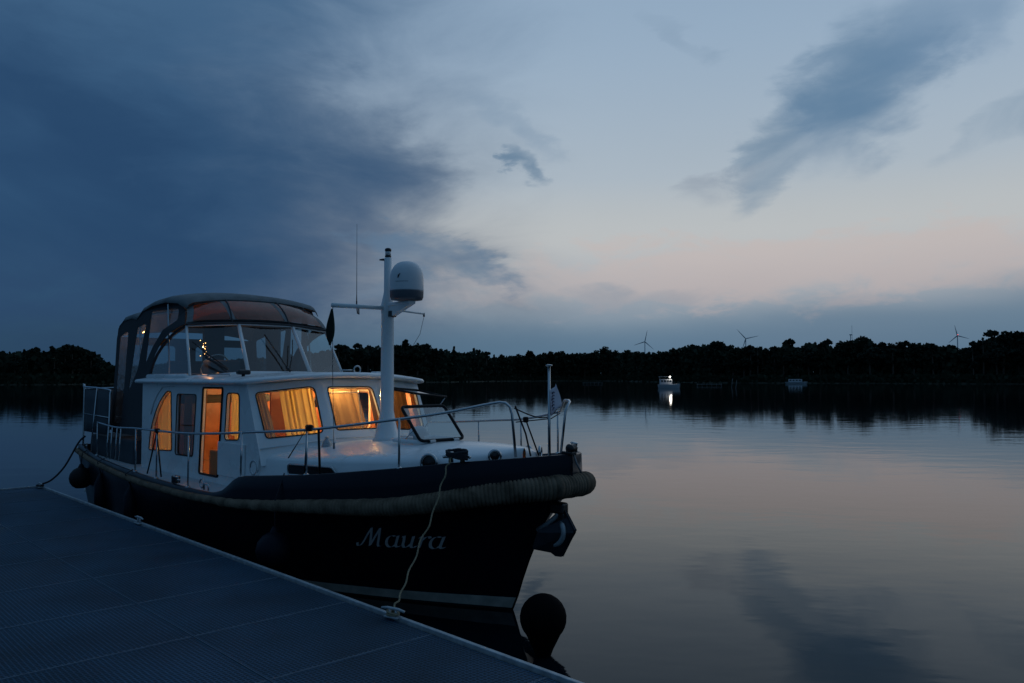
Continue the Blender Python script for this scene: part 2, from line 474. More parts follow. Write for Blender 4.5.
# ---- cabin walls
YW = 1.15
def side_holes(sd):
    arch = [(2.56, 1.14), (2.60, 1.35), (2.68, 1.52), (2.80, 1.68), (2.96, 1.82), (3.16, 1.93), (3.30, 1.93), (3.36, 1.18)]
    flat = rounded([(3.47, 1.14), (4.02, 1.15), (4.10, 1.90), (3.50, 1.90)], .05)
    door = rounded([(4.22, .97), (4.74, .97), (4.84, 1.985), (4.30, 1.985)], .03)
    win = rounded([(4.90, 1.40), (5.27, 1.42), (5.26, 1.93), (4.95, 1.93)], .06)
    if sd == -1: return rounded(arch, [.04, .1, .1, .1, .1, .05, .04, .04], 3), flat, door, win
    return rounded(arch, .04, 3), rounded([(3.5, 1.45), (4.4, 1.45), (4.4, 1.9), (3.5, 1.9)], .06), None, win
outer_side = [(2.28, .86), (5.60, .86), (5.76, 1.28), (5.42, 2.06), (2.28, 2.06)]
for sd in (-1, 1):
    mp = (lambda s: (lambda a, b: Vector((a, s * YW, b))))(sd)
    arch, flat, door, win = side_holes(sd)
    holes = [h for h in (arch, flat, door, win) if h]
    mb = MB(); sheet(mb, mp, outer_side, holes, (0, -sd * .035, 0))
    o = mb.build('cabin_wall', M['white'], yacht)
    if sd == -1: tag(o, 'white starboard cabin side with open doorway')
    mb = MB(); mp2 = (lambda s: (lambda a, b: Vector((a, s * (YW - .04), b))))(sd)
    inset = [(2.33, .9), (5.55, .9), (5.70, 1.28), (5.36, 2.0), (2.33, 2.0)]
    sheet(mb, mp2, inset, holes, (0, -sd * .008, 0)); mb.build('wall_panelling', M['wood'], yacht)
    for h, nm in ((arch, 'window'), (flat, 'window'), (win, 'window')):
        fr = MB(); fr.tube([mp(*p) + Vector((0, sd * .003, 0)) for p in h], .007, 6, closed=True)
        w = fr.build(nm, M['black'], yacht)
        poly_glass(mp, h, (0, -sd * .018, 0)).build('pane', M['tinted'] if (sd == -1 and h is flat) else M['glass'], w)
# trim moulding on the cabin side following the roof of the arched window, and a rail groove
mb = MB()
mb.tube([Vector((x, -YW - .006, z)) for x, z in ((2.62, 1.62), (2.72, 1.78), (2.86, 1.90), (3.02, 1.985), (3.4, 2.0))], .008, 6)
mb.build('rain_gutter', M['white'], yacht)
# door frame, open sliding door leaf
mb = MB()
dpt = [(4.22, .97), (4.74, .97), (4.84, 1.985), (4.30, 1.985)]
mb.tube([Vector((x, -YW - .005, z)) for x, z in rounded(dpt, .03)], .013, 6, closed=True)
dr = mb.build('door_frame', M['black'], yacht)
# lower side panel beside the doorway
MB().box((5.1, -YW - .014, 1.19), (.66, .024, .38), bev=.008).build('locker_panel', M['white'], yacht)

# front: three raked facets
TB = [(5.76, -1.15, 1.27), (5.985, -.365, 1.36), (5.985, .365, 1.36), (5.76, 1.15, 1.27)]
TT = [(5.42, -1.15, 2.06), (5.625, -.365, 2.10), (5.625, .365, 2.10), (5.42, 1.15, 2.06)]
WH = [rounded([(.12, .22), (.87, .20), (.89, .88), (.085, .84)], [.05, .07, .09, .06]),
      rounded([(.07, .215), (.93, .215), (.91, .86), (.085, .86)], [.05, .05, .09, .05]),
      rounded([(.13, .20), (.88, .22), (.915, .84), (.11, .88)], [.07, .05, .06, .09])]
for i in range(3):
    mp = bil(TB[i], TB[i + 1], TT[i + 1], TT[i])
    nrm = (Vector(TB[i + 1]) - Vector(TB[i])).cross(Vector(TT[i]) - Vector(TB[i])).normalized()
    mb = MB(); sheet(mb, mp, [(0, -.12), (1, -.12), (1, 1), (0, 1)], [WH[i]], -nrm * .035)
    mb.build('cabin_front', M['white'], yacht)
    mb = MB(); mpi = (lambda f, n: (lambda a, b: f(a, b) - n * .04))(mp, nrm)
    sheet(mb, mpi, [(.02, 0), (.98, 0), (.98, .97), (.02, .97)], [WH[i]], -nrm * .008); mb.build('wall_panelling', M['wood'], yacht)
    fr = MB(); fr.tube([mp(*p) + nrm * .003 for p in WH[i]], .007, 6, closed=True)
    w = fr.build('front_window', M['black'], yacht)
    if i < 2: poly_glass(mp, WH[i], -nrm * .015).build('pane', M['glass'], w)
    else:
        # port pane is hinged open outwards from its top edge
        tag(w, 'port front window hinged open at the top')
        hinge = mp(.5, .84); ax = (Vector(TT[3]) - Vector(TT[2])).normalized(); rot = Matrix.Rotation(R(58), 4, ax)
        def mpo(a, b, mp=mp, hinge=hinge, rot=rot, nrm=nrm):
            return hinge + rot @ (mp(a, b) - hinge) + nrm * .02
        test = mpo(.5, .2)
        if (test - hinge).dot(nrm) < 0:
            rot = Matrix.Rotation(R(-58), 4, ax)
            def mpo(a, b, mp=mp, hinge=hinge, rot=rot, nrm=nrm): return hinge + rot @ (mp(a, b) - hinge) + nrm * .02
        fl = MB(); fl.tube([mpo(*p) for p in WH[i]], .014, 6, closed=True)
        sf = fl.build('window_sash', M['black'], yacht)
        poly_glass(mpo, WH[i]).build('pane', M['hatch_glass'], sf)
        st = MB(); st.tube([mp(.9, .25), mpo(.88, .25)], .006, 6); st.build('window_stay', M['steel'], yacht)
# sill ledge lines under the front windows
mb = MB()
for i in range(3):
    mp = bil(TB[i], TB[i + 1], TT[i + 1], TT[i])
    mb.tube([mp(.02, .10) + Vector((.012, 0, 0)), mp(.98, .10) + Vector((.012, 0, 0))], .007, 6)
mb.build('sill_moulding', M['white'], yacht)
# aft bulkhead (outside white, inside wood)
MB().box((2.305, 0, 1.47), (.03, 2.24, 1.16)).build('aft_bulkhead', M['white'], yacht)
MB().box((2.34, 0, 1.46), (.02, 2.2, 1.1)).build('bulkhead_panelling', M['wood'], yacht)

# roof with rounded lip
def roofline():
    pts = [(2.2, -1.235), (4.9, -1.24), (5.34, -1.24), (5.50, -1.215), (5.60, -1.08), (5.68, -.82), (5.75, -.45), (5.79, 0)]
    pts = smooth_path([(a, b, 0) for a, b in pts], 4)
    return [(p.x, p.y) for p in pts] + [(p.x, -p.y) for p in pts[:-1][::-1]]
RL = roofline()
def roof_z(x, y): return 2.095 + .075 * (1 - min(1, abs(y) / 1.24)**2)
mb = MB(); prof = [(1.0, .0), (1.006, -.02), (1.004, -.05), (.985, -.065)]
cx = 4.0
rings = []
for s_ in (.0, .2, .4, .6, .8, .9, .96):
    rings.append([Vector((cx + (x - cx) * s_, y * s_, roof_z(x, y * s_) - (0.012 if s_ > .95 else 0))) for x, y in RL])
for s_, dz in ((.99, -.018), (1.0, -.04), (.995, -.058), (.97, -.068), (.9, -.07)):
    rings.append([Vector((cx + (x - cx) * s_, y * s_, roof_z(x, y) + dz)) for x, y in RL])
rows = [r_ + [r_[0]] for r_ in rings]
mb.grid(rows)
roof = mb.build('cabin_roof', M['white'], yacht)
mb = MB(); mb.add([Vector((cx + (x - cx) * .93, y * .93, roof_z(x, y) - .075)) for x, y in RL], [tuple(range(len(RL)))]); mb.build('ceiling_lining', M['ceil'], yacht)
MB().box((4.0, 0, .92), (3.2, 2.2, .02)).build('cabin_floor', M['wood'], yacht)

# ---- furniture inside the cabin
mb = MB(); mb.box((4.9, -.55, 1.17), (.5, .45, .48), bev=.02); mb.build('galley_cabinet', M['wood'], yacht)
s_ = MB().box((3.6, .65, 1.12), (1.5, .5, .36), bev=.04).build('settee_base', M['seat'], yacht)
MB().box((3.6, .98, 1.42), (1.5, .1, .5), bev=.04).build('settee_back', M['seat'], yacht)
mb = MB(); mb.box((5.25, .45, 1.40), (.5, .8, .03), bev=.01); mb.tube([(5.2, .45, .92), (5.2, .45, 1.4)], .03); mb.build('saloon_table', M['wood'], yacht)
MB().box((4.52, -.98, 1.09), (.36, .22, .32), bev=.015).build('entry_step', M['seat'], yacht)
MB().box((4.85, -.30, 1.70), (.03, .55, .6)).build('cabin_divider', M['wood'], yacht)
# pale frame of the port window seen from inside
mb = MB(); q = rounded([(3.45, 1.42), (4.45, 1.42), (4.45, 1.93), (3.45, 1.93)], .05)
mb.tube([Vector((a, YW - .06, b)) for a, b in q], .018, 6, closed=True); mb.build('inner_window_frame', M['ceil'], yacht)
mb = MB(); q = rounded([(-.24, 1.50), (.16, 1.50), (.16, 1.93), (-.24, 1.93)], .02)
mb.tube([Vector((5.60 + (1.93 - b) * .25, a, b)) for a, b in q], .009, 6, closed=True); mb.build('inner_window_frame', M['ceil'], yacht)

# ---- curtains: pleated cloth, each one a thing of its own
def curtain(label, a, b, z0, z1, folds, amp, mat, off=(0, 0, 0), gather=None, mid=None):
    """hangs from a to b (xy points), between z0 and z1; gather = (t at top, t at bottom) squeezes the far end"""
    A = Vector((*a, 0)); B = Vector((*b, 0)); d = (B - A); nn = Vector((-d.y, d.x, 0)).normalized()
    mb = MB(); rows = []; NZ = 12; NU = folds * 8
    for j in range(NZ + 1):
        t = j / NZ; z = z0 + (z1 - z0) * t; r_ = []
        for i in range(NU + 1):
            u = i / NU; uu = u
            if gather:
                e = gather[0] + (gather[1] - gather[0]) * (1 - t)**1.2; uu = u * e
            u = u + .05 * math.sin(u * 7.3 + a[0] * 9) * (1 - u) * u * 4 + .012 * noise.noise(Vector((u * 9, t * 1.2, a[1] * 7)))
            w = amp * (.75 + .6 * noise.noise(Vector((u * 6, t * .8, a[0] * 5)))) * (math.sin(u * folds * 2 * PI + .5 * math.sin(3 * t)) + .3 * math.sin(u * folds * 4.3 * PI + 1.7))
            r_.append(A + d * uu + nn * w + Vector((0, 0, z)) + Vector(off) * (1 - t))
        rows.append(r_)
    mb.grid(rows)
    return tag(mb.build('curtain', mat, None, boat=True), label, 'curtain', 'curtains inside the cabin windows')
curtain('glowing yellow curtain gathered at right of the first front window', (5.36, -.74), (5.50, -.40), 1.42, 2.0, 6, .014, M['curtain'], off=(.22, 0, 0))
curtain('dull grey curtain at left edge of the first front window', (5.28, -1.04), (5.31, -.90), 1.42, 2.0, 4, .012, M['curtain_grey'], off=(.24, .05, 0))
curtain('brown curtain inside the open port front window beyond the mast', (5.40, .42), (5.27, 1.06), 1.42, 2.02, 6, .012, M['curtain_dark'], off=(.22, 0, 0))  # dark cloth put in to hold back the cabin glow here
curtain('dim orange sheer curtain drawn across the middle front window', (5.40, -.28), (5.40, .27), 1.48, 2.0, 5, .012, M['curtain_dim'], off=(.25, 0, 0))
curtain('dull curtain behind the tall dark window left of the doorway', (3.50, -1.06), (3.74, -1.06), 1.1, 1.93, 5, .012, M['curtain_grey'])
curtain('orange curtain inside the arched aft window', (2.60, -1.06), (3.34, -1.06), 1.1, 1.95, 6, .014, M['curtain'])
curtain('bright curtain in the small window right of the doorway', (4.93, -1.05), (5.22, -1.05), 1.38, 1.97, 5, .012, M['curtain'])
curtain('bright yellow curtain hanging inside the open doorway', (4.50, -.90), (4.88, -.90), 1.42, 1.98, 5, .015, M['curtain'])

# ---- lamps in the cabin
def bulb_lamp(name, label, c, r, e, col, mat, shade=False, parent=None):
    mb = MB(); mb.lathe(c, [(r * .3, -r), (r * .85, -r * .5), (r, 0), (r * .85, r * .5), (r * .3, r)], 12)
    L = bpy.data.lights.new(name + '_light', 'POINT'); L.energy = e; L.color = col; L.shadow_soft_size = r * 1.2
    lo = bpy.data.objects.new(name + '_light', L); COL.objects.link(lo)
    root = empty(name, BM @ Vector(c)); tag(root, label, 'lamp')
    inv = root.matrix_basis.inverted(); mb.v = [inv @ (BM @ v) for v in mb.v]
    mb.build('bulb', mat, root)
    ft = MB(); ft.lathe(c, [(r * .7, r * 1.02), (r * .7, r * 1.5), (r * .2, r * 1.7)], 10); ft.v = [inv @ (BM @ v) for v in ft.v]; ft.build('fitting', M['ceil'], root)
    if name == 'cockpit_lamp':
        rnd = random.Random(int(c[0] * 100))
        for k in range(9):  # added glowing specks that imitate the lamp's glints in crinkled vinyl
            q = Vector((rnd.uniform(-.05, .05), rnd.uniform(-.06, .06), rnd.uniform(-.12, .09))); rr = rnd.uniform(.0025, .0055)
            MB().lathe(q, [(rr * .3, -rr), (rr, 0), (rr * .3, rr)], 8).build('bulb', mat, root)
    lo.parent = root; lo.location = (0, 0, -r * 1.6)
    return root
WARM = (1, .60, .22)
bulb_lamp('ceiling_lamp', 'cabin ceiling lamp behind the yellow curtain', (4.95, .55, 1.925), .028, 60.0, WARM, M['bulb'])
bulb_lamp('ceiling_lamp', 'cabin ceiling lamp over the aft saloon seat', (2.9, .70, 1.93), .028, 24.0, WARM, M['bulb'])
bulb_lamp('reading_lamp', 'small lamp under the ceiling just inside the middle front window', (5.56, -.08, 2.05), .004, 9.0, WARM, M['bulb'])  # added lamp, bulb kept out of sight; casts the warm patch onto the foredeck
bulb_lamp('table_lamp', 'small bright table lamp low in the middle front window', (5.60, -.19, 1.555), .012, .25, WARM, M['bulb_small'])

# ================================================================== wheelhouse windscreen + canopy
SB = [(3.76, -1.10, 2.13), (3.97, -.44, 2.19), (3.97, .44, 2.19), (3.76, 1.10, 2.13)]
ST = [(3.40, -1.01, 2.77), (3.57, -.39, 2.815), (3.57, .39, 2.815), (3.40, 1.01, 2.77)]
mb = MB()
mb.tube([(2.4, -1.12, 2.12), (3.70, -1.12, 2.12)] + [(a, b, c - .035) for a, b, c in SB] + [(3.70, 1.12, 2.12), (2.4, 1.12, 2.12)], .034, 8)
mb.build('windscreen_base', M['white'], yacht)
wso = MB().tube([SB[0], ST[0]], .017, 8).tube([ST[0], ST[1], ST[2], ST[3]], .012, 8).build('windscreen', M['white'], yacht)
for i, r in ((1, .026), (2, .026), (3, .017)): MB().tube([SB[i], ST[i]], r, 8).build('windscreen_post', M['white'], wso)
for i in range(3):
    mp = bil(SB[i], SB[i + 1], ST[i + 1], ST[i]); g = MB(); g.grid([[mp(s / 4, t / 4) for s in range(5)] for t in range(5)], smooth=False)
    g.build('windscreen_pane', M['screen'], wso)
sp = [(2.42, 2.13), (2.46, 2.28), (2.56, 2.42), (2.74, 2.56), (2.98, 2.67), (3.22, 2.74), (3.39, 2.77), (3.75, 2.13)]
for sd in (-1, 1):
    def mps(a, b, sd=sd): return Vector((a, sd * (1.11 - .10 * (b - 2.13) / .64), b))
    mb = MB(); mb.tube([mps(*p) for p in sp[:7]], .02, 8); f = mb.build('side_screen_frame', M['canvas_dark'], yacht)
    poly_glass(mps, sp).build('pane', M['screen'], f)
# wipers
mb = MB()
mb.tube([(3.62, -1.02, 2.56), (3.72, -.86, 2.40), (3.93, -.68, 2.215)], .009, 6); mb.tube([(3.80, -.92, 2.36), (3.96, -.70, 2.205)], .018, 6)
mb.build('wiper', M['blackgloss'], yacht)
mb = MB(); mb.tube([(4.02, .10, 2.20), (3.88, .02, 2.42), (3.72, -.10, 2.68)], .009, 6); mb.tube([(4.03, .13, 2.19), (4.0, .07, 2.24)], .022, 6)
mb.build('wiper', M['blackgloss'], yacht)
mb = MB(); mb.tube([(4.01, .12, 2.21), (3.90, .22, 2.45), (3.78, .28, 2.62)], .007, 6); mb.build('wiper', M['blackgloss'], yacht)
# dash, helm console and seat inside
mb = MB(); mb.box((3.35, 0, 2.13), (.6, 1.9, .06), bev=.02); mb.box((3.2, -.45, 2.24), (.2, .45, .2), bev=.03)
mb.build('helm_console', M['canvas_dark'], yacht)
mb = MB(); ctr = Vector((3.0, -.45, 2.24))
ring = [ctr + Vector((.08 * math.sin(a), .19 * math.cos(a), .18 * math.sin(a))) for a in [2 * PI * k / 24 for k in range(24)]]
mb.tube(ring, .013, 6, closed=True)
for a in (0, 2.1, 4.2): mb.tube([ctr, ctr + Vector((.08 * math.sin(a), .19 * math.cos(a), .18 * math.sin(a)))], .008, 5)
mb.build('steering_wheel', M['steel'], yacht)
mb = MB(); mb.box((1.9, 0, 2.1), (.12, 1.4, .5), bev=.05); mb.box((2.15, 0, 1.8), (.5, 1.4, .12), bev=.05); mb.build('helm_bench', M['canvas_dark'], yacht)

# canopy
CS = [(.93, 2.74, 2.82), (.98, 2.93, 3.03), (1.2, 3.03, 3.13), (1.55, 3.05, 3.17), (1.74, 3.02, 3.14), (1.95, 3.12, 3.23), (2.35, 3.18, 3.29), (2.8, 3.20, 3.30), (3.1, 3.17, 3.26), (3.27, 3.09, 3.17)]
def can_z(i, y):
    s0, c0 = CS[i][1], CS[i][2]; t = min(1, abs(y) / .98); return s0 + (c0 - s0) * (1 - t**2.4)
def can_w(i): return [1, 1, 1, 1, 1, 1, 1, .99, .95, .90][i]
ys = [-1.07, -1.04, -.98, -.85, -.65, -.4, -.15, .15, .4, .65, .85, .98, 1.04, 1.07]
rows = []
for i, (x, a, b) in enumerate(CS):
    r_ = []
    for y in ys:
        z = can_z(i, y)
        if abs(y) > 1: z -= .03 if abs(y) < 1.05 else .09
        r_.append(Vector((x, y * can_w(i), z)))
    rows.append(r_)
mb = MB(); mb.grid(rows)
top = mb.build('canopy', M['canvas'], yacht, solid=.006)
tag(top, 'grey canvas canopy over the helm with clear windows')
# front visor with three brownish windows
def hem(s): return Vector((3.42 + .20 * (1 - s * s), s * 1.03, 2.79 + .045 * (1 - s * s)))
def vtop(s):
    y = s * 1.03; z = can_z(9, y) - (.03 if abs(y) > .98 else 0); return Vector((3.27 - .10 * abs(s) ** 4, y * .90, z - .03 * abs(s) ** 4))
def visor(a, b):
    p, q = hem(a), vtop(a); bul = .035 * math.sin(PI * b); return p * (1 - b) + q * b + Vector((bul, 0, bul * .6))
def dens(poly, k=5):
    out = []
    for i in range(len(poly)):
        p, q = poly[i], poly[(i + 1) % len(poly)]
        for j in range(k): out.append((p[0] + (q[0] - p[0]) * j / k, p[1] + (q[1] - p[1]) * j / k))
    return out
VW = [rounded([(-.93, .10), (-.48, .12), (-.56, .93), (-.92, .94)], .04), rounded([(-.42, .12), (.27, .12), (.20, .93), (-.50, .93)], .04), rounded([(.33, .12), (.92, .10), (.84, .92), (.26, .93)], .04)]
strips = MB(); NS = 60; NT = 10
# canvas as fine grid leaving the windows open, panes as fine grids too
def inside(p, poly):
    c = False; n = len(poly)
    for i in range(n):
        a, b = poly[i], poly[(i + 1) % n]
        if (a[1] > p[1]) != (b[1] > p[1]) and p[0] < (b[0] - a[0]) * (p[1] - a[1]) / (b[1] - a[1]) + a[0]: c = not c
    return c
outer = dens([(-1, 0), (1, 0), (1, 1), (-1, 1)], 24)
sheet(strips, visor, outer, [dens(w, 4) for w in VW], (0, 0, 0))
vz = strips.build('canopy_visor', M['canvas'], top)
for w in VW:
    g = MB(); lo_s = min(p[0] for p in w); hi_s = max(p[0] for p in w)
    rows = []
    for t in range(9):
        b = .125 + .80 * t / 8
        r_ = []
        for s in range(13):
            k = s / 12; lft = w_l = None
            lo = min((p for p in w), key=lambda p: p[0])[0]
            # edges of the (roughly quadrilateral) window at height b
            xsn = []
            for i in range(len(w)):
                p, q = w[i], w[(i + 1) % len(w)]
                if (p[1] - b) * (q[1] - b) <= 0 and p[1] != q[1]: xsn.append(p[0] + (q[0] - p[0]) * (b - p[1]) / (q[1] - p[1]))
            if len(xsn) < 2: xsn = [lo_s + .05, hi_s - .05]
            r_.append(visor(min(xsn) + (max(xsn) - min(xsn)) * k, b) + Vector((-.003, 0, 0)))
        rows.append(r_)
    g.grid(rows)
    g.build('canopy_window', M['pvc_warm'], top)
mb = MB()
for s in (-.46 - .03, .30): mb.tube([visor(s + .02, b / 6) for b in range(7)], .011, 6)
mb.tube([visor(s / 20, 0) for s in range(-20, 21)], .014, 6)
mb.build('canopy_seam', M['canvas_dark'], top)
# canopy sides
side_outer = [(1.02, 1.30), (.95, 2.0), (.93, 2.69), (1.0, 2.88), (1.2, 2.96), (1.55, 2.98), (1.76, 2.96), (1.98, 3.05), (2.35, 3.11), (2.8, 3.12), (3.1, 3.08), (3.2, 2.98), (3.41, 2.79), (3.22, 2.755), (2.98, 2.69), (2.72, 2.575), (2.54, 2.43), (2.43, 2.28), (2.40, 2.12), (2.25, 2.05), (2.22, 1.30)]
sh = [rounded([(1.10, 1.45), (1.42, 1.45), (1.42, 2.78), (1.08, 2.72)], .05),
      rounded([(1.62, 1.9), (1.9, 2.2), (2.12, 2.86), (1.78, 2.82)], .05),
      rounded([(2.20, 2.30), (2.42, 2.52), (2.75, 2.74), (3.12, 2.86), (3.06, 3.02), (2.30, 3.02)], .04)]
for sd in (-1, 1):
    def mpc(a, b, sd=sd): return Vector((a, sd * (1.15 - .08 * max(0, b - 1.3) / 1.7 + (.0 if b < 2 else -.01) - .13 * max(0, min(1, (a - 2.85) / .35)) * max(0, min(1, (b - 2.72) / .3))), b))
    mb = MB(); sheet(mb, mpc, side_outer, sh, (0, -sd * .006, 0))
    o = mb.build('canopy_side', M['canvas_dark'], top)
    for h in sh:
        poly_glass(mpc, h, (0, -sd * .003, 0)).build('canopy_window', M['pvc'], top)
# aft curtain of the canopy
mb = MB(); mpa = lambda a, b: Vector((.97 + .0 * b, a, b))
sheet(mb, mpa, [(-1.1, 1.3), (1.1, 1.3), (1.06, 2.72), (-1.06, 2.72)], [rounded([(-.95, 1.5), (-.22, 1.5), (-.22, 2.6), (-.92, 2.6)], .06), rounded([(.10, 1.5), (.95, 1.5), (.92, 2.6), (.10, 2.6)], .06)], (.006, 0, 0))
mb.build('canopy_back', M['canvas_dark'], top)
for a, b in ((-.95, -.22), (.10, .95)):
    poly_glass(mpa, rounded([(a, 1.5), (b, 1.5), (b, 2.6), (a, 2.6)], .06), (.003, 0, 0)).build('canopy_window', M['pvc'], top)
# hoops
for x, zz in ((1.75, 0), (2.8, 0)):
    i = min(range(len(CS)), key=lambda k: abs(CS[k][0] - x))
    mb = MB(); pth = [Vector((x + .15, -1.05, 2.15)), Vector((x + .02, -1.03, CS[i][1] - .12))] + [Vector((x, y, can_z(i, y) - .03)) for y in ys[2:-2]] + [Vector((x + .02, 1.03, CS[i][1] - .12)), Vector((x + .15, 1.05, 2.15))]
    mb.tube(pth, .012, 6); mb.build('canopy_hoop', M['steel'], top)
# rolled curtains hanging at the port side inside
for c_, d_ in (((2.3, .82, 2.6), (.16, .05, .9)), ((1.3, .25, 2.6), (.06, .34, .95)), ((2.9, .95, 2.6), (.14, .03, .85))): MB().box(c_, d_, bev=.012).build('rolled_screen', M['canvas_dark'], top)
# cockpit lamp, plus a second lamp added for its glint in the vinyl
bulb_lamp('cockpit_lamp', 'small warm lamp glinting behind the first windscreen pane', (3.28, -.74, 2.51), .009, 2.6, (1, .36, .12), M['bulb_small'])
bulb_lamp('cockpit_lamp', 'small warm lamp glinting behind the aft side canopy window', (1.25, -.80, 2.79), .011, 2.5, (1, .45, .16), M['bulb_small'])

# ================================================================== mast
mb = MB()
mb.lathe((6.42, 0, 0), [(.16, 1.41), (.135, 1.46), (.095, 1.62), (.073, 1.75), (.072, 2.0), (.068, 2.80), (.074, 2.84), (.074, 2.90), (.052, 3.0), (.043, 3.05), (.043, 3.42), (.03, 3.43)], 20)
mast = mb.build('mast', M['white'], yacht)
mb = MB(); mb.lathe((6.42, 0, 0), [(.022, 3.43), (.035, 3.435), (.035, 3.45), (.03, 3.452), (.03, 3.50), (.036, 3.502), (.036, 3.525), (.02, 3.535)], 14); mb.build('masthead_light', M['blackgloss'], mast)
MB().lathe((6.42, 0, 0), [(.031, 3.455), (.032, 3.475), (.031, 3.497)], 14).build('light_lens', M['lens'], mast)
mb = MB(); mb.tube([(6.42, -.70, 2.858), (6.42, 0, 2.87)], .024, 8); mb.tube([(6.42, 0, 2.86), (6.42, .50, 2.835)], .012, 8); mb.build('crossbar', M['white'], mast)
MB().box((6.5, 0, 2.80), (.09, .07, .07), bev=.01).build('mast_fitting', M['blackgloss'], mast); MB().box((6.36, -.0, 3.41), (.07, .10, .015)).build('mast_plate', M['blackgloss'], mast)
mb = MB(); mb.box((6.62, 0, 2.905), (.5, .09, .035), bev=.008)
mb.add([(6.46, -.03, 2.75), (6.46, .03, 2.75), (6.88, .03, 2.89), (6.88, -.03, 2.89), (6.46, -.03, 2.89), (6.46, .03, 2.89)], [(0, 1, 2, 3), (0, 3, 4), (1, 5, 2), (4, 3, 2, 5), (0, 4, 5, 1)])
brk = mb.build('radome_bracket', M['white'], mast)
mb = MB(); prof = [(.10, 2.925), (.165, 2.935), (.178, 2.965), (.180, 3.02), (.182, 3.03)]
mb.lathe((6.77, 0, 0), prof, 32); dome = mb.build('satellite_dome', M['radome_base'], mast)
prof = [(.1795, 3.028), (.181, 3.04)] + [(.179 * math.cos(a) ** .75, 3.16 + .19 * math.sin(a)) for a in [R(x) for x in (0, 12, 24, 36, 48, 60, 72, 82, 89)]]
MB().lathe((6.77, 0, 0), prof, 36).build('dome_cover', M['radome'], dome)
mb = MB()   # small dark bird-like mark and thin line on the dome
def dm(a, z, r=.1805):
    a += 1.32
    return Vector((6.77 + r * math.sin(a), -r * math.cos(a), z))
for (a0, z0, a1, z1) in ((-.95, 3.155, -.83, 3.195), (-.95, 3.155, -.87, 3.165), (-.83, 3.195, -.80, 3.19), (-.93, 3.165, -.86, 3.19)):
    mb.tube([dm(a0, z0), dm((a0 + a1) / 2, (z0 + z1) / 2 + .004), dm(a1, z1)], [.002, .008, .002], 5)
mb.tube([dm(-1.1 + .1 * i, 3.118) for i in range(9)], .0018, 4)
mb.build('dome_marking', M['black'], dome)
MB().tube([(6.42, -.40, 2.88), (6.42, -.40, 3.0), (6.42, -.405, 3.75)], [.008, .004, .0018], 5).build('whip_antenna', M['wire'], mast)
MB().tube([(6.42, -.40, 2.92), (6.42, -.40, 2.87), (6.42, -.39, 2.79), (6.42, -.37, 2.78), (6.42, -.375, 2.87)], .007, 5).build('antenna_cable', M['black'], mast)
mb = MB(); mb.tube([(6.42, .50, 2.845), (6.42, .50, 2.80)], .012, 6); mb.tube([(6.42, .50, 2.80), (6.40, .46, 2.60), (6.36, .40, 2.48)], .003, 4); mb.build('halyard', M['wire'], mast)
MB().tube([(6.42, -.69, 2.86), (6.42, -.685, 2.2), (6.42, -.66, 1.36)], .0035, 5).tube([(6.42, -.66, 1.43), (6.42, -.66, 1.36)], .012, 6).build('halyard', M['wire'], mast)
# furled ensign hanging from the crossbar (thing of its own)
mb = MB(); rows = []
for j in range(15):
    t = j / 14; z = 2.82 - .38 * t; w = .008 + .034 * math.sin(PI * min(1, t * 1.05)) ** .8 * (.4 + .9 * t)
    if j == 14: w = .01
    rows.append([Vector((6.42 + w * .9 * math.cos(a) * (1 + .35 * math.sin(3 * a + t * 4)), -.70 - .02 * t + w * math.sin(a) * (1 + .35 * math.sin(2 * a)), z)) for a in [2 * PI * k / 14 for k in range(15)]])
mb.grid(rows)
tag(mb.build('furled_flag', M['flag_green'], None, boat=True), 'dark green limp flag hanging from the mast crossbar', 'flag')

# ================================================================== roof fittings
mb = MB(); mb.box((5.09, -1.03, 2.165), (.09, .15, .055), bev=.02); mb.tube([(5.09, -1.03, 2.1), (5.09, -1.03, 2.15)], .02, 8)
mb.build('searchlight', M['blackgloss'], yacht)
mb = MB()
ctr = Vector((5.48, .22, 2.20)); mb.tube([ctr + Vector((0, .045 * math.cos(a), .045 * math.sin(a))) for a in [2 * PI * k / 20 for k in range(20)]], .009, 6, closed=True)
mb.tube([(5.48, .17, 2.195), (5.46, .02, 2.195)], .008, 6); mb.tube([(5.46, .02, 2.195), (5.46, .02, 2.16)], .008, 6)
mb.build('signal_horn', M['steel'], yacht)
mb = MB(); mb.tube([(4.2, -1.06, 2.12), (4.2, -1.06, 2.145), (4.85, -1.08, 2.145), (4.85, -1.08, 2.12)], .009, 6); mb.build('roof_handrail', M['steel'], yacht)
mb = MB()
mb.box((5.35, .62, 2.165), (.12, .16, .03), bev=.01); mb.build('roof_fitting', M['white'], yacht)
# beehive vent on the coachroof
mb = MB(); z0 = trz(6.15, -.58)
prof = []
for i in range(7):
    r = .062 - .0035 * i ** 1.3; prof += [(r, i * .014), (r, i * .014 + .008), (r - .008, i * .014 + .009), (r - .008, i * .014 + .013)]
prof += [(.03, .105), (.005, .112)]
mb.lathe((6.15, -.58, z0 - .01), prof, 20); mb.build('deck_vent', M['steel'], yacht)
# small white dome on a short stem by the hatch
mb = MB(); z1 = trz(7.55, .05)
mb.lathe((7.1, -.08, trz(7.1, 0) - .01), [(.06, 0), (.06, .06), (.10, .065), (.105, .09), (.09, .13), (.05, .155), (.01, .165)], 20); mb.build('mushroom_vent', M['radome'], yacht)
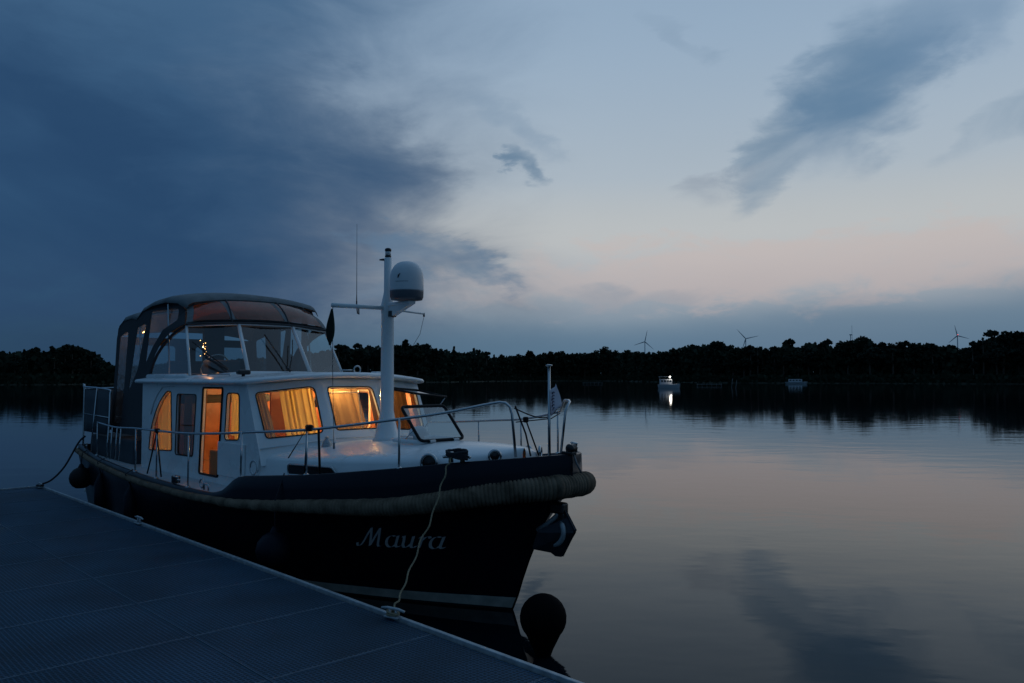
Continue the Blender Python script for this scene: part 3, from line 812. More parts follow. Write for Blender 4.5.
# open deck hatch: hinged forward, lid tilted aft
hx, hz = 7.46, 1.475
L0, L1 = Vector((hx, -.33, hz + .01)), Vector((hx, .22, hz + .01))
up = Vector((-.36, 0, .36)).normalized() * .46
hm = lambda s, t: L0 * (1 - s) + L1 * s + up * t
HQ = rounded([(0, 0), (1, 0), (1, 1), (0, 1)], .10)
mb = MB(); mb.tube([hm(*p) for p in HQ], .016, 8, closed=True); lid = mb.build('deck_hatch', M['black'], yacht)
tag(lid, 'open tinted deck hatch on the foredeck')
poly_glass(hm, HQ).build('pane', M['hatch_glass'], lid)
for y_ in (-.2, .1): MB().box((hx + .01, y_, hz + .005), (.05, .07, .03), bev=.006).build('hinge', M['steel'], lid)
mb = MB(); ring = [Vector((hx - .25, -.055, trz(7.2, 0) + .015)) + Vector((a, b, 0)) for a, b in rounded([(-.24, -.27), (.22, -.27), (.22, .27), (-.24, .27)], .06)]
mb.tube(ring, .022, 6, closed=True); mb.build('hatch_coaming', M['white'], lid)
MB().tube([(hx - .1, -.33, hz + .12), (hx - .30, -.33, hz - .02)], .006, 5).build('stay', M['steel'], lid)
# the small white dome shows behind the glass
# ================================================================== rails
def yb(x): return -(bd(x) - .05)
RP = [(1.35, 1.47), (2.4, 1.45), (3.4, 1.48), (5.1, 1.505), (6.5, 1.585), (7.2, 1.635), (8.03, 1.745), (8.30, 1.80), (8.52, 1.865), (8.62, 1.89)]
def rail_side(sd):
    P = [Vector((x, sd * max(.05, -yb(x) - (.27 if sd < 0 else .16) * max(0, min(1, (x - 8.0) / .55))), z)) for x, z in RP]
    P = smooth_path(P, 5)
    e = P[-1]
    if sd > 0:
        P += [e + Vector((.06, -.01, .0)), e + Vector((.11, -.05, -.01)), e + Vector((.14, -.10, -.03)), e + Vector((.14, -.14, -.09)), Vector((e.x + .10, e.y - .16, 1.42))]
    else: P += [e + Vector((.05, -sd * .025, -.005)), e + Vector((.085, -sd * .045, -.04)), e + Vector((.10, -sd * .055, -.1)), Vector((e.x + .13, e.y - sd * .07, 1.42))]
    mb = MB(); mb.tube(P, .0125, 8)
    o = mb.build('guard_rail', M['steel'], yacht)
    def rz(x): return interp([a for a, b in RP], [b for a, b in RP], x)
    for x in (1.35, 3.35, 4.12, 5.06, 6.18, 7.12, 8.04):
        z0 = ztop(x) - .01; z1 = rz(x) if True else 0
        y = sd * -yb(x)
        st = MB(); st.tube([(x, y, z0), (x, y, z1)], .010, 8); st.lathe((x, y, 0), [(.028, z0), (.028, z0 + .012), (.014, z0 + .02)], 10); st.build('stanchion', M['steel'], o)
    mid = MB(); P2 = [Vector((x, sd * -yb(x), (rz(x) + ztop(x)) / 2 + .02)) for x in (7.12, 7.6, 8.04, 8.5, 8.86)]
    return o
rr = rail_side(-1); rp = rail_side(1)
mb = MB(); mb.tube([(7.28, yb(7.28), 1.23), (7.26, yb(7.26), 1.63)], .0115, 8); mb.tube([(6.9, yb(6.9) - .01, 1.36), (7.12, yb(7.12), 1.64), (7.10, yb(7.1), 1.24)], .006, 6)
mb.box((7.15, yb(7.15), 1.645), (.08, .05, .06), bev=.015); mb.build('rail_strap', M['black'], rr)
mb = MB(); mb.tube([(4.12, yb(4.12), 1.48), (3.75, yb(3.75) + .02, .96)], .009, 6); mb.tube([(4.10, yb(4.1), 1.49), (4.22, yb(4.2) + .02, .96)], .009, 6)
mb.box((4.12, yb(4.1), 1.49), (.06, .05, .05), bev=.012); mb.build('rail_brace', M['black'], rr)
# cables across the bow opening
mb = MB(); A = Vector((8.72, -.28, 1.84)); B = Vector((8.72, .28, 1.84))
mb.tube([A.lerp(B, t) + Vector((.08 * math.sin(PI * t), 0, -.09 * math.sin(PI * t))) for t in [i / 14 for i in range(15)]], .006, 6)
mb.tube([Vector((8.74, .28, 1.78)), Vector((8.80, .1, 1.74)), Vector((8.74, -.28, 1.72))], .005, 6)
mb.build('bow_chain', M['black'], yacht)
mb = MB(); mb.tube([(8.72, -.27, 1.86), (8.80, -.22, 1.62), (8.84, -.20, 1.43)], .008, 6); mb.tube([(8.78, -.2, 1.74), (8.86, -.12, 1.43)], .007, 6); mb.box((8.78, -.2, 1.74), (.04, .04, .05), bev=.01)
mb.build('bow_lashing', M['black'], yacht)
# jackstaff
mb = MB(); mb.tube([(8.87, 0, 1.2), (8.87, 0, 2.205)], [.014, .012], 8); mb.lathe((8.87, 0, 0), [(.012, 2.2), (.03, 2.205), (.03, 2.215), (.01, 2.22)], 12)
staff = mb.build('jackstaff', M['steel'], yacht)
# white pennant with dark print
fr = []
fq = bil((8.84, .0, 1.74), (8.99, .03, 1.86), (8.94, .02, 2.05), (8.885, .0, 1.99))
for j in range(9):
    fr.append([fq(s_ / 5, j / 8) + Vector((0, .012 * math.sin(s_ * 1.3 + j * .5), 0)) for s_ in range(6)])
mb = MB(); mb.grid(fr); fl = mb.build('pennant', M['flag'], None, boat=True, solid=.002)
tag(fl, 'small white pennant with dark vertical print hanging on the bow staff', 'flag')
fe = fl
ink = MB()
fm = lambda s, t: (lambda j, i: fr[j][i].lerp(fr[j][min(i + 1, 5)], s * 5 - i))(min(8, int(t * 8)), min(4, int(s * 5)))
for k in range(6):
    t = .2 + .11 * k; p = fm(.42, t) + Vector((0, -.006, 0)); q = fm(.62, t) + Vector((0, -.006, 0))
    ink.tube([p, (p + q) / 2 + Vector((0, 0, .012)), q], .004, 4)
    if k % 2: ink.tube([p, p + Vector((.002, 0, .02))], .004, 4)
ink.build('flag_print', M['flag_ink'], fl, boat=True)

# windlass roller, anchor, bollard
mb = MB(); c = Vector((9.13, .0, 1.50)); mb.lathe(c, [(.02, -.035), (.042, -.03), (.03, 0), (.042, .03), (.02, .035)], 16, axis='Y'); mb.box((9.10, 0, 1.462), (.12, .07, .03), bev=.008)
mb.build('bow_roller', M['blackgloss'], yacht)
MB().tube([(9.15, 0, 1.46), (9.19, 0, 1.38), (9.24, 0, 1.305)], .008, 6).build('anchor_chain', M['wire'], yacht)
mb = MB()
def plate(pts, y0, y1, w=.03):
    a = [Vector((x, y0, z)) for x, z in pts]; b = [Vector((x, y1, z)) for x, z in pts]; n = len(pts)
    mb.add(a + b, [tuple(range(n)), tuple(range(2 * n - 1, n - 1, -1))] + [(i, (i + 1) % n, n + (i + 1) % n, n + i) for i in range(n)])
plate([(8.80, .80), (8.98, .95), (9.05, .98), (9.17, .82), (9.02, .58), (8.95, .575), (8.72, .67)], -.012, .012)
# two flukes spreading from the spine
for sd in (-1, 1):
    a = [Vector((9.10, 0, .92)), Vector((9.16, sd * .02, .80)), Vector((9.02, sd * .02, .60)), Vector((8.84, sd * .17, .64)), Vector((8.90, sd * .16, .78))]
    b = [v + Vector((-.015, 0, .02)) for v in a]
    mb.add(a + b, [(0, 1, 2, 3, 4), (9, 8, 7, 6, 5)] + [(i, (i + 1) % 5, 5 + (i + 1) % 5, 5 + i) for i in range(5)])
arcp = [(8.97 + .12 * math.cos(R(a)), -.06, .80 + .12 * math.sin(R(a))) for a in range(-100, 45, 12)]
MB().tube(arcp, [.006] + [.022] * (len(arcp) - 2) + [.006], 8).build('anchor_guard', M['galv'], yacht)
anc = mb.build('anchor', M['anchor'], yacht, bevel=.006)
mb = MB(); mb.tube([(9.02, 0, 1.0), (8.98, -.02, .92), (8.88, -.03, .84), (8.76, -.03, .77)], .022, 8); mb.tube([(8.72, 0, .76), (8.86, -.02, .70), (9.0, -.03, .74), (9.05, -.03, .84)], .014, 8); mb.build('shank', M['galv'], anc)
mb = MB(); mb.box((8.98, 0, .985), (.16, .09, .10), bev=.02); mb.box((9.03, 0, .90), (.07, .07, .1), bev=.015); mb.build('anchor_bracket', M['blackgloss'], yacht)
def bollard(x, sd, z, sz=1.0):
    mb = MB(); y = sd * (bd(x) - .04); d = Vector((1, sd * (bd(x + .05) - bd(x - .05)) / .1, 0)).normalized()
    for s in (-1, 1):
        c = Vector((x, y, z)) + d * s * .05 * sz; mb.lathe(c, [(.022 * sz, 0), (.02 * sz, .07 * sz), (.03 * sz, .08 * sz), (.02 * sz, .09 * sz)], 12)
    c = Vector((x, y, z + .045 * sz)); mb.tube([c - d * .11 * sz, c + d * .11 * sz], .011 * sz, 8)
    for s in (-1, 1): mb.lathe(c + d * s * .11 * sz, [(.008, -.012 * sz), (.016 * sz, 0), (.008, .012 * sz)], 8)
    return mb.build('bollard', M['steel'], yacht), d
bollard(8.5, -1, 1.39); bollard(8.5, 1, 1.39)
bollard(4.75, -1, .95, .8); bollard(4.75, 1, .95, .8); bollard(.5, -1, 1.05, .8)
mb = MB(); mb.tube([(5.45, yb(5.45), .94), (5.45, yb(5.45), 1.0), (5.55, yb(5.5), 1.0), (5.55, yb(5.5), .94)], .01, 6)
mb.tube([Vector((5.40 + .05 * math.cos(a), yb(5.4) - .0, 1.0 + .045 * math.sin(a))) for a in [2 * PI * k / 16 for k in range(16)]], .009, 6, closed=True); mb.build('fairlead', M['steel'], yacht)

# ---- stern: bathing gate rail with cloth panel
mb = MB()
gp = [(.10, -1.27, 1.02), (.10, -1.27, 1.93), (.14, -1.27, 1.96), (1.25, -1.27, 1.93), (1.38, -1.29, 1.85), (1.5, -1.33, 1.5), (1.52, -1.36, 1.0)]
mb.tube(smooth_path([Vector(p) for p in gp], 4), .014, 8)
mb.tube([(.10, -1.27, 1.93), (.10, 0, 1.97), (.10, 1.27, 1.93), (.10, 1.27, 1.02)], .014, 8)
mb.tube([(.10, -1.27, 1.55), (1.4, -1.30, 1.53)], .009, 6); mb.tube([(.75, -1.28, 1.95), (.75, -1.35, 1.0)], .011, 6)
sr = mb.build('stern_rail', M['steel'], yacht)
mb = MB(); mb.grid([[Vector((.15 + 1.22 * s / 8 - (.0 if t < 4 else .01), -1.275 - .03 * (1 - t / 4) * s / 8, 1.28 + .64 * t / 4)) for s in range(9)] for t in range(5)]); mb.build('spray_cloth', M['cloth_blue'], sr, solid=.004)
mb = MB(); mb.grid([[Vector((.12, -1.2 + 2.4 * s / 8, 1.28 + .64 * t / 4)) for s in range(9)] for t in range(5)]); mb.build('spray_cloth', M['cloth_blue'], sr, solid=.004)
MB().box((1.0, 0, 1.05), (1.9, 2.3, .36), bev=.03).build('aft_deckhouse', M['cloth_blue'], yacht)
mb = MB()
for x in (1.7, 1.85, 2.05, 2.2): mb.tube([(x, -1.42, .98), (x + .02, -1.40, 1.42)], .010, 6)
mb.build('boarding_gate', M['steel'], yacht)
MB().box((-.3, 0, .28), (.62, 2.1, .06), bev=.02).build('swim_platform', M['deck'], yacht)

# ---- ship's name, written with a broad nib along the hull
def hull_y(x, z):
    lo, hi = 0., 1.
    u = .8
    for _ in range(30):
        k = max(0.001, min(1, z / zs(u * 9.14))); xx = hull_pt(u, k)[0]; u += (x - xx) / 9.; u = min(1, max(0, u))
    return hull_pt(u, max(.001, min(1, z / zs(u * 9.14))))[1]
def arc(cx, cy, rx, ry, a0, a1, n=10): return [(cx + rx * math.cos(R(a0 + (a1 - a0) * i / n)), cy + ry * math.sin(R(a0 + (a1 - a0) * i / n))) for i in range(n + 1)]
def sl(pts, k=.8): return [(a + k * b, b) for a, b in pts]
# glyph strokes in em units (x-height .55, cap height 1.0), before slanting
GA = [arc(.22, .27, .20, .28, 60, 330, 14), [(.44, .55), (.42, .25), (.42, .08), (.50, .0), (.58, .07)]]
GU = [[(.02, .48), (.06, .55), (.08, .3), (.08, .12), (.16, .0), (.28, .05), (.38, .2)], [(.42, .55), (.40, .2), (.42, .04), (.52, .0), (.60, .1)]]
GR = [[(.0, .46), (.08, .55), (.08, .25), (.06, .0)], [(.10, .35), (.22, .52), (.34, .55), (.38, .46)]]
GM = [[(-.42, .16), (-.40, .02), (-.28, .0), (-.14, .2), (.06, .7), (.20, .98)], [(.20, 1.0), (.20, .5), (.20, .02)], [(.22, .05), (.40, .55), (.58, .98)], [(.58, 1.0), (.57, .5), (.57, .12), (.63, .0), (.72, .04)]]
nm = MB()
nib = Vector((.056, .018))
def stroke(pts, ox, sc_):
    P2 = [(sl([p])[0][0] * sc_ + ox, p[1] * sc_) for p in pts]
    sp_ = smooth_path([Vector((a, b, 0)) for a, b in P2], 4)
    V = []
    for p in sp_:
        for sgn in (-1, 1):
            xx = p.x + sgn * nib.x * sc_ * 1.25; zz = p.y + sgn * nib.y * sc_
            V.append((xx, zz))
    base = []
    for a, b in V:
        X = NX + a; Z = NZ + b + (a) * NS
        base.append(Vector((X, -(hull_y(X, Z) + .006), Z)))
    # keep the lettering on the hull surface
    n = len(base) // 2
    nm.add(base, [(2 * i, 2 * i + 1, 2 * i + 3, 2 * i + 2) for i in range(n - 1)])
NX, NZ, NS = 7.36, .55, .03
S_ = .195
for g in GM: stroke(g, 0.02, S_)
ox = .20
for G, adv in ((GA, .62), (GU, .66), (GR, .42), (GA, .6)):
    for g in G: stroke(g, ox, S_ * 1.12)
    ox += adv * S_ * 1.12 * 1.0
nmo = nm.build('name_lettering', M['lettering'], yacht)
tag(nmo, 'slanted silver script reading Maura on the bow')

# ================================================================== fenders
def fender(label, x, ztopf, r, h, sd=-1, out=.02, mat='bluefender', ball=False):
    y = sd * (bd(x) + r + out); c = Vector((x, y, ztopf))
    mb = MB()
    if ball: prof = [(.02, 0), (.035, -.03), (.05, -.07)] + [(r * math.sin(a), -.07 - r * .85 - r * math.cos(a) * 1.0) for a in [R(v) for v in (25, 45, 65, 90, 115, 140, 160, 178)]]
    else: prof = [(.02, 0), (.03, -.03), (r * .6, -.06), (r, -.13)] + [(r, -h + .1), (r * .7, -h + .03), (.03, -h)]
    mb.lathe(c, prof[::-1], 20)
    o = mb.build('fender', M[mat], None, boat=True)
    tag(o, label, 'fender', 'fenders hanging along the hull')
    ln = MB(); ln.tube([(x, y, ztopf - .01), (x, sd * (bd(x) + .05), zs(x) + .05), (x, sd * (bd(x) - .04), ztop(x) + .02)], .007, 6); ln.build('lanyard', M['cord_dark'], o, boat=True)
    return o
fender('big dark blue ball fender hanging between hull and dock amidships', 6.85, .74, .17, .5, ball=True, out=-.12)
fender('black ball fender hanging at the stern corner of the cruiser', .80, .84, .16, .5, ball=True, mat='black', out=-.10)
fender('slim dark fender just forward of the stern corner', 1.9, .80, .08, .55, out=-.08)
fender('slim dark fender hanging below the arched cabin window', 3.3, .78, .08, .55, out=-.10)

# ================================================================== DOCK
DE, DX0, DZ = -1.90, .39, .5      # edge y, far end x, top z
def dockmat():
    m = principled('grp_grating', (.05, .085, .13), .6, spec=.2)
    nt = m.node_tree; p = nt.nodes['Principled BSDF']
    tc = nd(nt, 'ShaderNodeTexCoord'); sx = nd(nt, 'ShaderNodeSeparateXYZ'); nt.links.new(tc.outputs['Object'], sx.inputs[0])
    def wave(sock, per):
        a = nd(nt, 'ShaderNodeMath', operation='MULTIPLY'); a.inputs[1].default_value = 1 / per; nt.links.new(sock, a.inputs[0])
        f = nd(nt, 'ShaderNodeMath', operation='FRACT'); nt.links.new(a.outputs[0], f.inputs[0])
        s = nd(nt, 'ShaderNodeMath', operation='SUBTRACT'); s.inputs[1].default_value = .5; nt.links.new(f.outputs[0], s.inputs[0])
        b = nd(nt, 'ShaderNodeMath', operation='ABSOLUTE'); nt.links.new(s.outputs[0], b.inputs[0])
        g = nd(nt, 'ShaderNodeMapRange'); g.inputs['From Min'].default_value = .30; g.inputs['From Max'].default_value = .40; nt.links.new(b.outputs[0], g.inputs['Value'])
        return g.outputs[0]
    w1 = wave(sx.outputs['X'], .030); w2 = wave(sx.outputs['Y'], .026)
    mx = nd(nt, 'ShaderNodeMath', operation='MAXIMUM'); nt.links.new(w1, mx.inputs[0]); nt.links.new(w2, mx.inputs[1])
    n = nd(nt, 'ShaderNodeTexNoise'); n.inputs['Scale'].default_value = 1.3; n.inputs['Detail'].default_value = 8; nt.links.new(tc.outputs['Object'], n.inputs['Vector'])
    n3 = nd(nt, 'ShaderNodeTexNoise'); n3.inputs['Scale'].default_value = 60; n3.inputs['Detail'].default_value = 3; nt.links.new(tc.outputs['Object'], n3.inputs['Vector'])
    ad = nd(nt, 'ShaderNodeMath', operation='MULTIPLY'); nt.links.new(n.outputs['Fac'], ad.inputs[0]); nt.links.new(n3.outputs['Fac'], ad.inputs[1])
    mr = nd(nt, 'ShaderNodeMapRange'); mr.inputs['From Min'].default_value = .1; mr.inputs['From Max'].default_value = .4; mr.inputs['To Min'].default_value = .45; mr.inputs['To Max'].default_value = 1.5; nt.links.new(ad.outputs[0], mr.inputs['Value'])
    mc = nd(nt, 'ShaderNodeMix', data_type='RGBA'); mc.inputs['A'].default_value = (.006, .022, .040, 1); mc.inputs['B'].default_value = (.028, .080, .136, 1)
    nt.links.new(mx.outputs[0], mc.inputs['Factor'])
    vm = nd(nt, 'ShaderNodeVectorMath', operation='SCALE'); nt.links.new(mc.outputs['Result'], vm.inputs[0]); nt.links.new(mr.outputs[0], vm.inputs['Scale'])
    nt.links.new(vm.outputs[0], p.inputs['Base Color'])
    b = nd(nt, 'ShaderNodeBump'); b.inputs['Strength'].default_value = .5; b.inputs['Distance'].default_value = .004; nt.links.new(mx.outputs[0], b.inputs['Height']); nt.links.new(b.outputs[0], p.inputs['Normal'])
    return m
M['grating'] = dockmat()
M['bind'] = principled('panel_binding_bar', (.10, .155, .21), .55, metal=.1, var=.2, vscale=15)
dock = empty('floating_dock', frame=True)
tag(dock, 'blue grey grating dock with metal edge rail beside the cruiser', 'dock')
rowsY = [(DE - .035, -3.03), (-3.036, -4.55), (-4.556, -6.08), (-6.086, -7.6), (-7.606, -9.1)]
joints = [.42 + 1.0 * 0 + (i * .998) - .27 for i in range(0, 20)]
joints = [7.716 - 7 * .993 + i * .993 for i in range(-1, 14)]
joints = [j for j in joints if j > DX0 + .3]
xsj = [DX0 + .03] + joints
for a, b in zip(xsj[:-1], xsj[1:]):
    for (y1, y0) in rowsY:
        mb = MB(); mb.box(((a + b) / 2, (y0 + y1) / 2, DZ - .02), (b - a - .004, y1 - y0 - .006, .04))
        g = mb.build('grating_panel', M['grating'], dock)
        fr = MB(); z = DZ - .017
        fr.box(((a + b) / 2, y0 + .002, z - .001), (b - a - .004, .004, .04))
        k = 0
        for xx in (a + .0045, b - .0045):
            fr.box((xx, (y0 + y1) / 2, z), (.005, y1 - y0 - .014, .04))
            # clips along the joint
            q = y0 + .03
            while q < y1 - .02:
                fr.box((xx + (.004 if k == 0 else -.004), q, z + .002), (.008, .010, .04)); q += .033
            k += 1
        fr.build('binding_bar', M['bind'], g)
mb = MB(); L = joints[-1]; cxm = (DX0 + L) / 2
mb.box((cxm, DE - .013, DZ - .01), (L - DX0, .026, .07), bev=.004)
mb.box((cxm, DE + .006, DZ - .07), (L - DX0, .012, .18), bev=.003)
mb.box((DX0 + .012, -5.5, DZ - .02), (.024, 7.2, .09), bev=.003)
tag(mb.build('edge_rail', M['galv'], dock), 'pale galvanised rail along the dock edge')
mb = MB(); mb.box((cxm, -5.5, DZ - .10), (L - DX0 - .04, 7.1, .1)); mb.box((cxm, -2.7, .1), (L - DX0 - .3, 1.0, .7)); mb.box((cxm, -8, .1), (L - DX0 - .3, 1.0, .7))
mb.build('pontoon_frame', M['antifoul'], dock)

def cleat(label, x, y, s=1.0, rz=0):
    mb = MB(); c = Vector((x, y, DZ + .025)); d = Vector((math.cos(rz), math.sin(rz), 0))
    mb.box(c + Vector((0, 0, -.008)), (.16 * s, .07 * s, .012), rz, bev=.004)
    for k in (-1, 1): mb.tube([c + d * k * .035 * s, c + d * k * .035 * s + Vector((0, 0, .05 * s))], .012 * s, 8)
    mb.tube([c - d * .13 * s + Vector((0, 0, .05 * s)), c - d * .06 * s + Vector((0, 0, .06 * s)), c + d * .06 * s + Vector((0, 0, .06 * s)), c + d * .13 * s + Vector((0, 0, .05 * s))], [.008, .014 * s, .014 * s, .008], 8)
    return tag(mb.build('mooring_cleat', M['galv'], None, boat=True), label, 'cleat', 'cleats on the dock edge')
cleat('dock edge cleat holding the pale bow rope', 9.27, DE - .03, .75, R(14))
cleat('empty metal cleat on the dock edge beside the aft half of the hull', 4.52, DE - .03, .9)
cleat('cleat at the far dock corner holding the dark stern rope', .52, DE - .05, .8)

# ---- mooring lines
def twisted(P, r, turns_per_m, n=3):
    P = resample([Vector(p) for p in P], .012); mb = MB(); s = 0
    for k in range(n):
        Q = []
        for i, p in enumerate(P):
            t = (P[min(i + 1, len(P) - 1)] - P[max(0, i - 1)]).normalized(); a = t.cross(Vector((0, 0, 1)))
            if a.length < .01: a = Vector((1, 0, 0))
            a.normalize(); b = a.cross(t); ph = 2 * PI * (k / n + i * .012 * turns_per_m)
            Q.append(p + (a * math.cos(ph) + b * math.sin(ph)) * r * .55)
        mb.tube(Q, r * .6, 5)
    return mb
bl = smooth_path([(8.50, -.78, 1.44), (8.52, -.84, 1.40), (8.55, -.93, 1.26), (8.66, -1.12, 1.02), (8.78, -1.36, .79), (9.02, -1.66, .62), (9.18, -1.84, .56), (9.25, DE - .03, .55)], 10)
bl = [Vector(p) + Vector((.012 * math.sin(i * .8), 0, .008 * math.sin(i * .55))) for i, p in enumerate(bl)]
mb = twisted(bl, .0065, 14)
turn = [Vector((9.27 + .055 * math.cos(a) * math.cos(R(14)), DE - .03 + .03 * math.sin(a), DZ + .04 + .01 * math.sin(a * .5))) for a in [i * .35 for i in range(40)]]
mb.tube(turn, .007, 6)
o = mb.build('mooring_rope', M['cord_pale'], None, boat=True)
tag(o, 'pale twisted rope from the bow bollard down to the dock cleat', 'rope')
mb = MB()   # dark turns of line heaped on the bow bollard
hp = []
for i in range(120):
    a = i * .45; hp.append(Vector((8.50 + .085 * math.cos(a) * (1 + .4 * math.sin(i * .9)), -.74 + .06 * math.sin(a), 1.445 + .035 * math.sin(i * .37) * abs(math.sin(a * .5 + .8)) + .0002 * i)))
mb.tube(hp, .011, 6); o = mb.build('rope_turns', M['cord_dark'], None, boat=True); tag(o, 'dark rope wound in a heap on the bow bollard', 'rope')
sl_ = smooth_path([(.45, -1.34, 1.22), (.40, -1.42, 1.12), (.40, -1.60, .78), (.44, -1.78, .60), (.52, DE - .04, .555)], 8)
mb = MB(); mb.tube(sl_, .014, 7); turn = [Vector((.52 + .07 * math.cos(a), DE - .05 + .04 * math.sin(a), DZ + .04)) for a in [i * .4 for i in range(34)]]; mb.tube(turn, .012, 6)
tag(mb.build('mooring_rope', M['cord_dark'], None, boat=True), 'dark rope sagging from the stern to the far dock corner', 'rope')
hl = MB(); hp = [Vector((4.72 + .07 * math.cos(i * .5), yb(4.7) + .03 * math.sin(i * .5), .98 + .03 * math.sin(i * .31))) for i in range(70)]; hl.tube(hp, .010, 6)
tag(hl.build('rope_turns', M['cord_dark'], None, boat=True), 'small dark rope heap on the side deck near the doorway', 'rope')

# ---- dark teardrop buoy between bow and dock
c = BM @ Vector((9.43, -.66, 0))
mb = MB(); r = .178
prof = [(.035, -.10), (.05, -.02), (.075, .05), (.105, .11)] + [(r * math.sin(a), .285 - r * math.cos(a)) for a in [R(v) for v in (48, 57, 68, 80, 95, 110, 125, 140, 155, 168, 177)]]
mb.lathe(c, prof, 36)
o = mb.build('mooring_buoy', M['buoy'], None)
tag(o, 'black round buoy with tapering neck floating below the bow', 'buoy')

# ================================================================== WATER, SHORE
def watermat():
    m = bpy.data.materials.new('lake_water'); m.use_nodes = True; nt = m.node_tree; p = nt.nodes['Principled BSDF']
    p.inputs['Base Color'].default_value = (.001, .006, .011, 1); p.inputs['Roughness'].default_value = .03; p.inputs['IOR'].default_value = 1.195
    p.inputs['Specular IOR Level'].default_value = .5; p.inputs['Specular Tint'].default_value = (.74, .95, 1, 1)
    ge = nd(nt, 'ShaderNodeNewGeometry')
    mp = nd(nt, 'ShaderNodeMapping'); mp.inputs['Scale'].default_value = (1, 1.7, 1); mp.inputs['Rotation'].default_value = (0, 0, R(12)); nt.links.new(ge.outputs['Position'], mp.inputs['Vector'])
    n1 = nd(nt, 'ShaderNodeTexNoise'); n1.inputs['Scale'].default_value = .55; n1.inputs['Detail'].default_value = 3; n1.inputs['Roughness'].default_value = .5
    n2 = nd(nt, 'ShaderNodeTexNoise'); n2.inputs['Scale'].default_value = 3.2; n2.inputs['Detail'].default_value = 3
    pt = nd(nt, 'ShaderNodeTexNoise'); pt.inputs['Scale'].default_value = .03; pt.inputs['Detail'].default_value = 2
    for n in (n1, n2, pt): nt.links.new(mp.outputs[0], n.inputs['Vector'])
    pm = nd(nt, 'ShaderNodeMapRange'); pm.inputs['From Min'].default_value = .42; pm.inputs['From Max'].default_value = .62; pm.inputs['To Min'].default_value = .35; pm.inputs['To Max'].default_value = 1.0; nt.links.new(pt.outputs['Fac'], pm.inputs['Value'])
    b1 = nd(nt, 'ShaderNodeBump'); b1.inputs['Strength'].default_value = 1.0; b1.inputs['Distance'].default_value = WD1; nt.links.new(n1.outputs['Fac'], b1.inputs['Height'])
    b2 = nd(nt, 'ShaderNodeBump'); b2.inputs['Distance'].default_value = WD2; nt.links.new(pm.outputs[0], b2.inputs['Strength']); nt.links.new(n2.outputs['Fac'], b2.inputs['Height']); nt.links.new(b1.outputs[0], b2.inputs['Normal'])
    nt.links.new(b2.outputs[0], p.inputs['Normal'])
    return m
WD1, WD2 = .006, .0013
water = MB(); S = 6000
water.add([(-S, -S, 0), (S, -S, 0), (S, S, 0), (-S, S, 0)], [(0, 1, 2, 3)])
w = water.build('lake_water', watermat(), None); tag(w, 'calm dark lake water reflecting the dusk sky', 'water', kind='structure')

def pol(az, d, z=0): return Vector((d * math.sin(R(az)), d * math.cos(R(az)), z))
def azof(u): return math.degrees(math.atan((u - 512) / 798))
def shore(az):    # distance to the far shore in metres by direction
    return spl([-80, -60, -34, -26, -22, -14, -5, 0, 6, 10, 16, 34, 60, 80], [230, 250, 280, 300, 330, 370, 390, 520, 560, 420, 345, 320, 270, 240], az) + 6 * noise.noise(Vector((az * .35, 0, 0)))
mb = MB(); rows = []
offs = [(-3, -.5), (0, .02), (2, .35), (10, .8), (40, 1.5), (150, 3), (500, 6), (1500, 9), (5000, 10)]
for d, z in offs:
    rows.append([pol(a, shore(a) + d, z + (.5 * noise.noise(Vector((a, d, 3))) if d > 5 else 0)) for a in [x * .8 - 84 for x in range(211)]])
mb.grid(rows)
o = mb.build('far_shore', M['soil'], None); tag(o, 'dark low land along the far lake shore', 'shore', kind='structure')

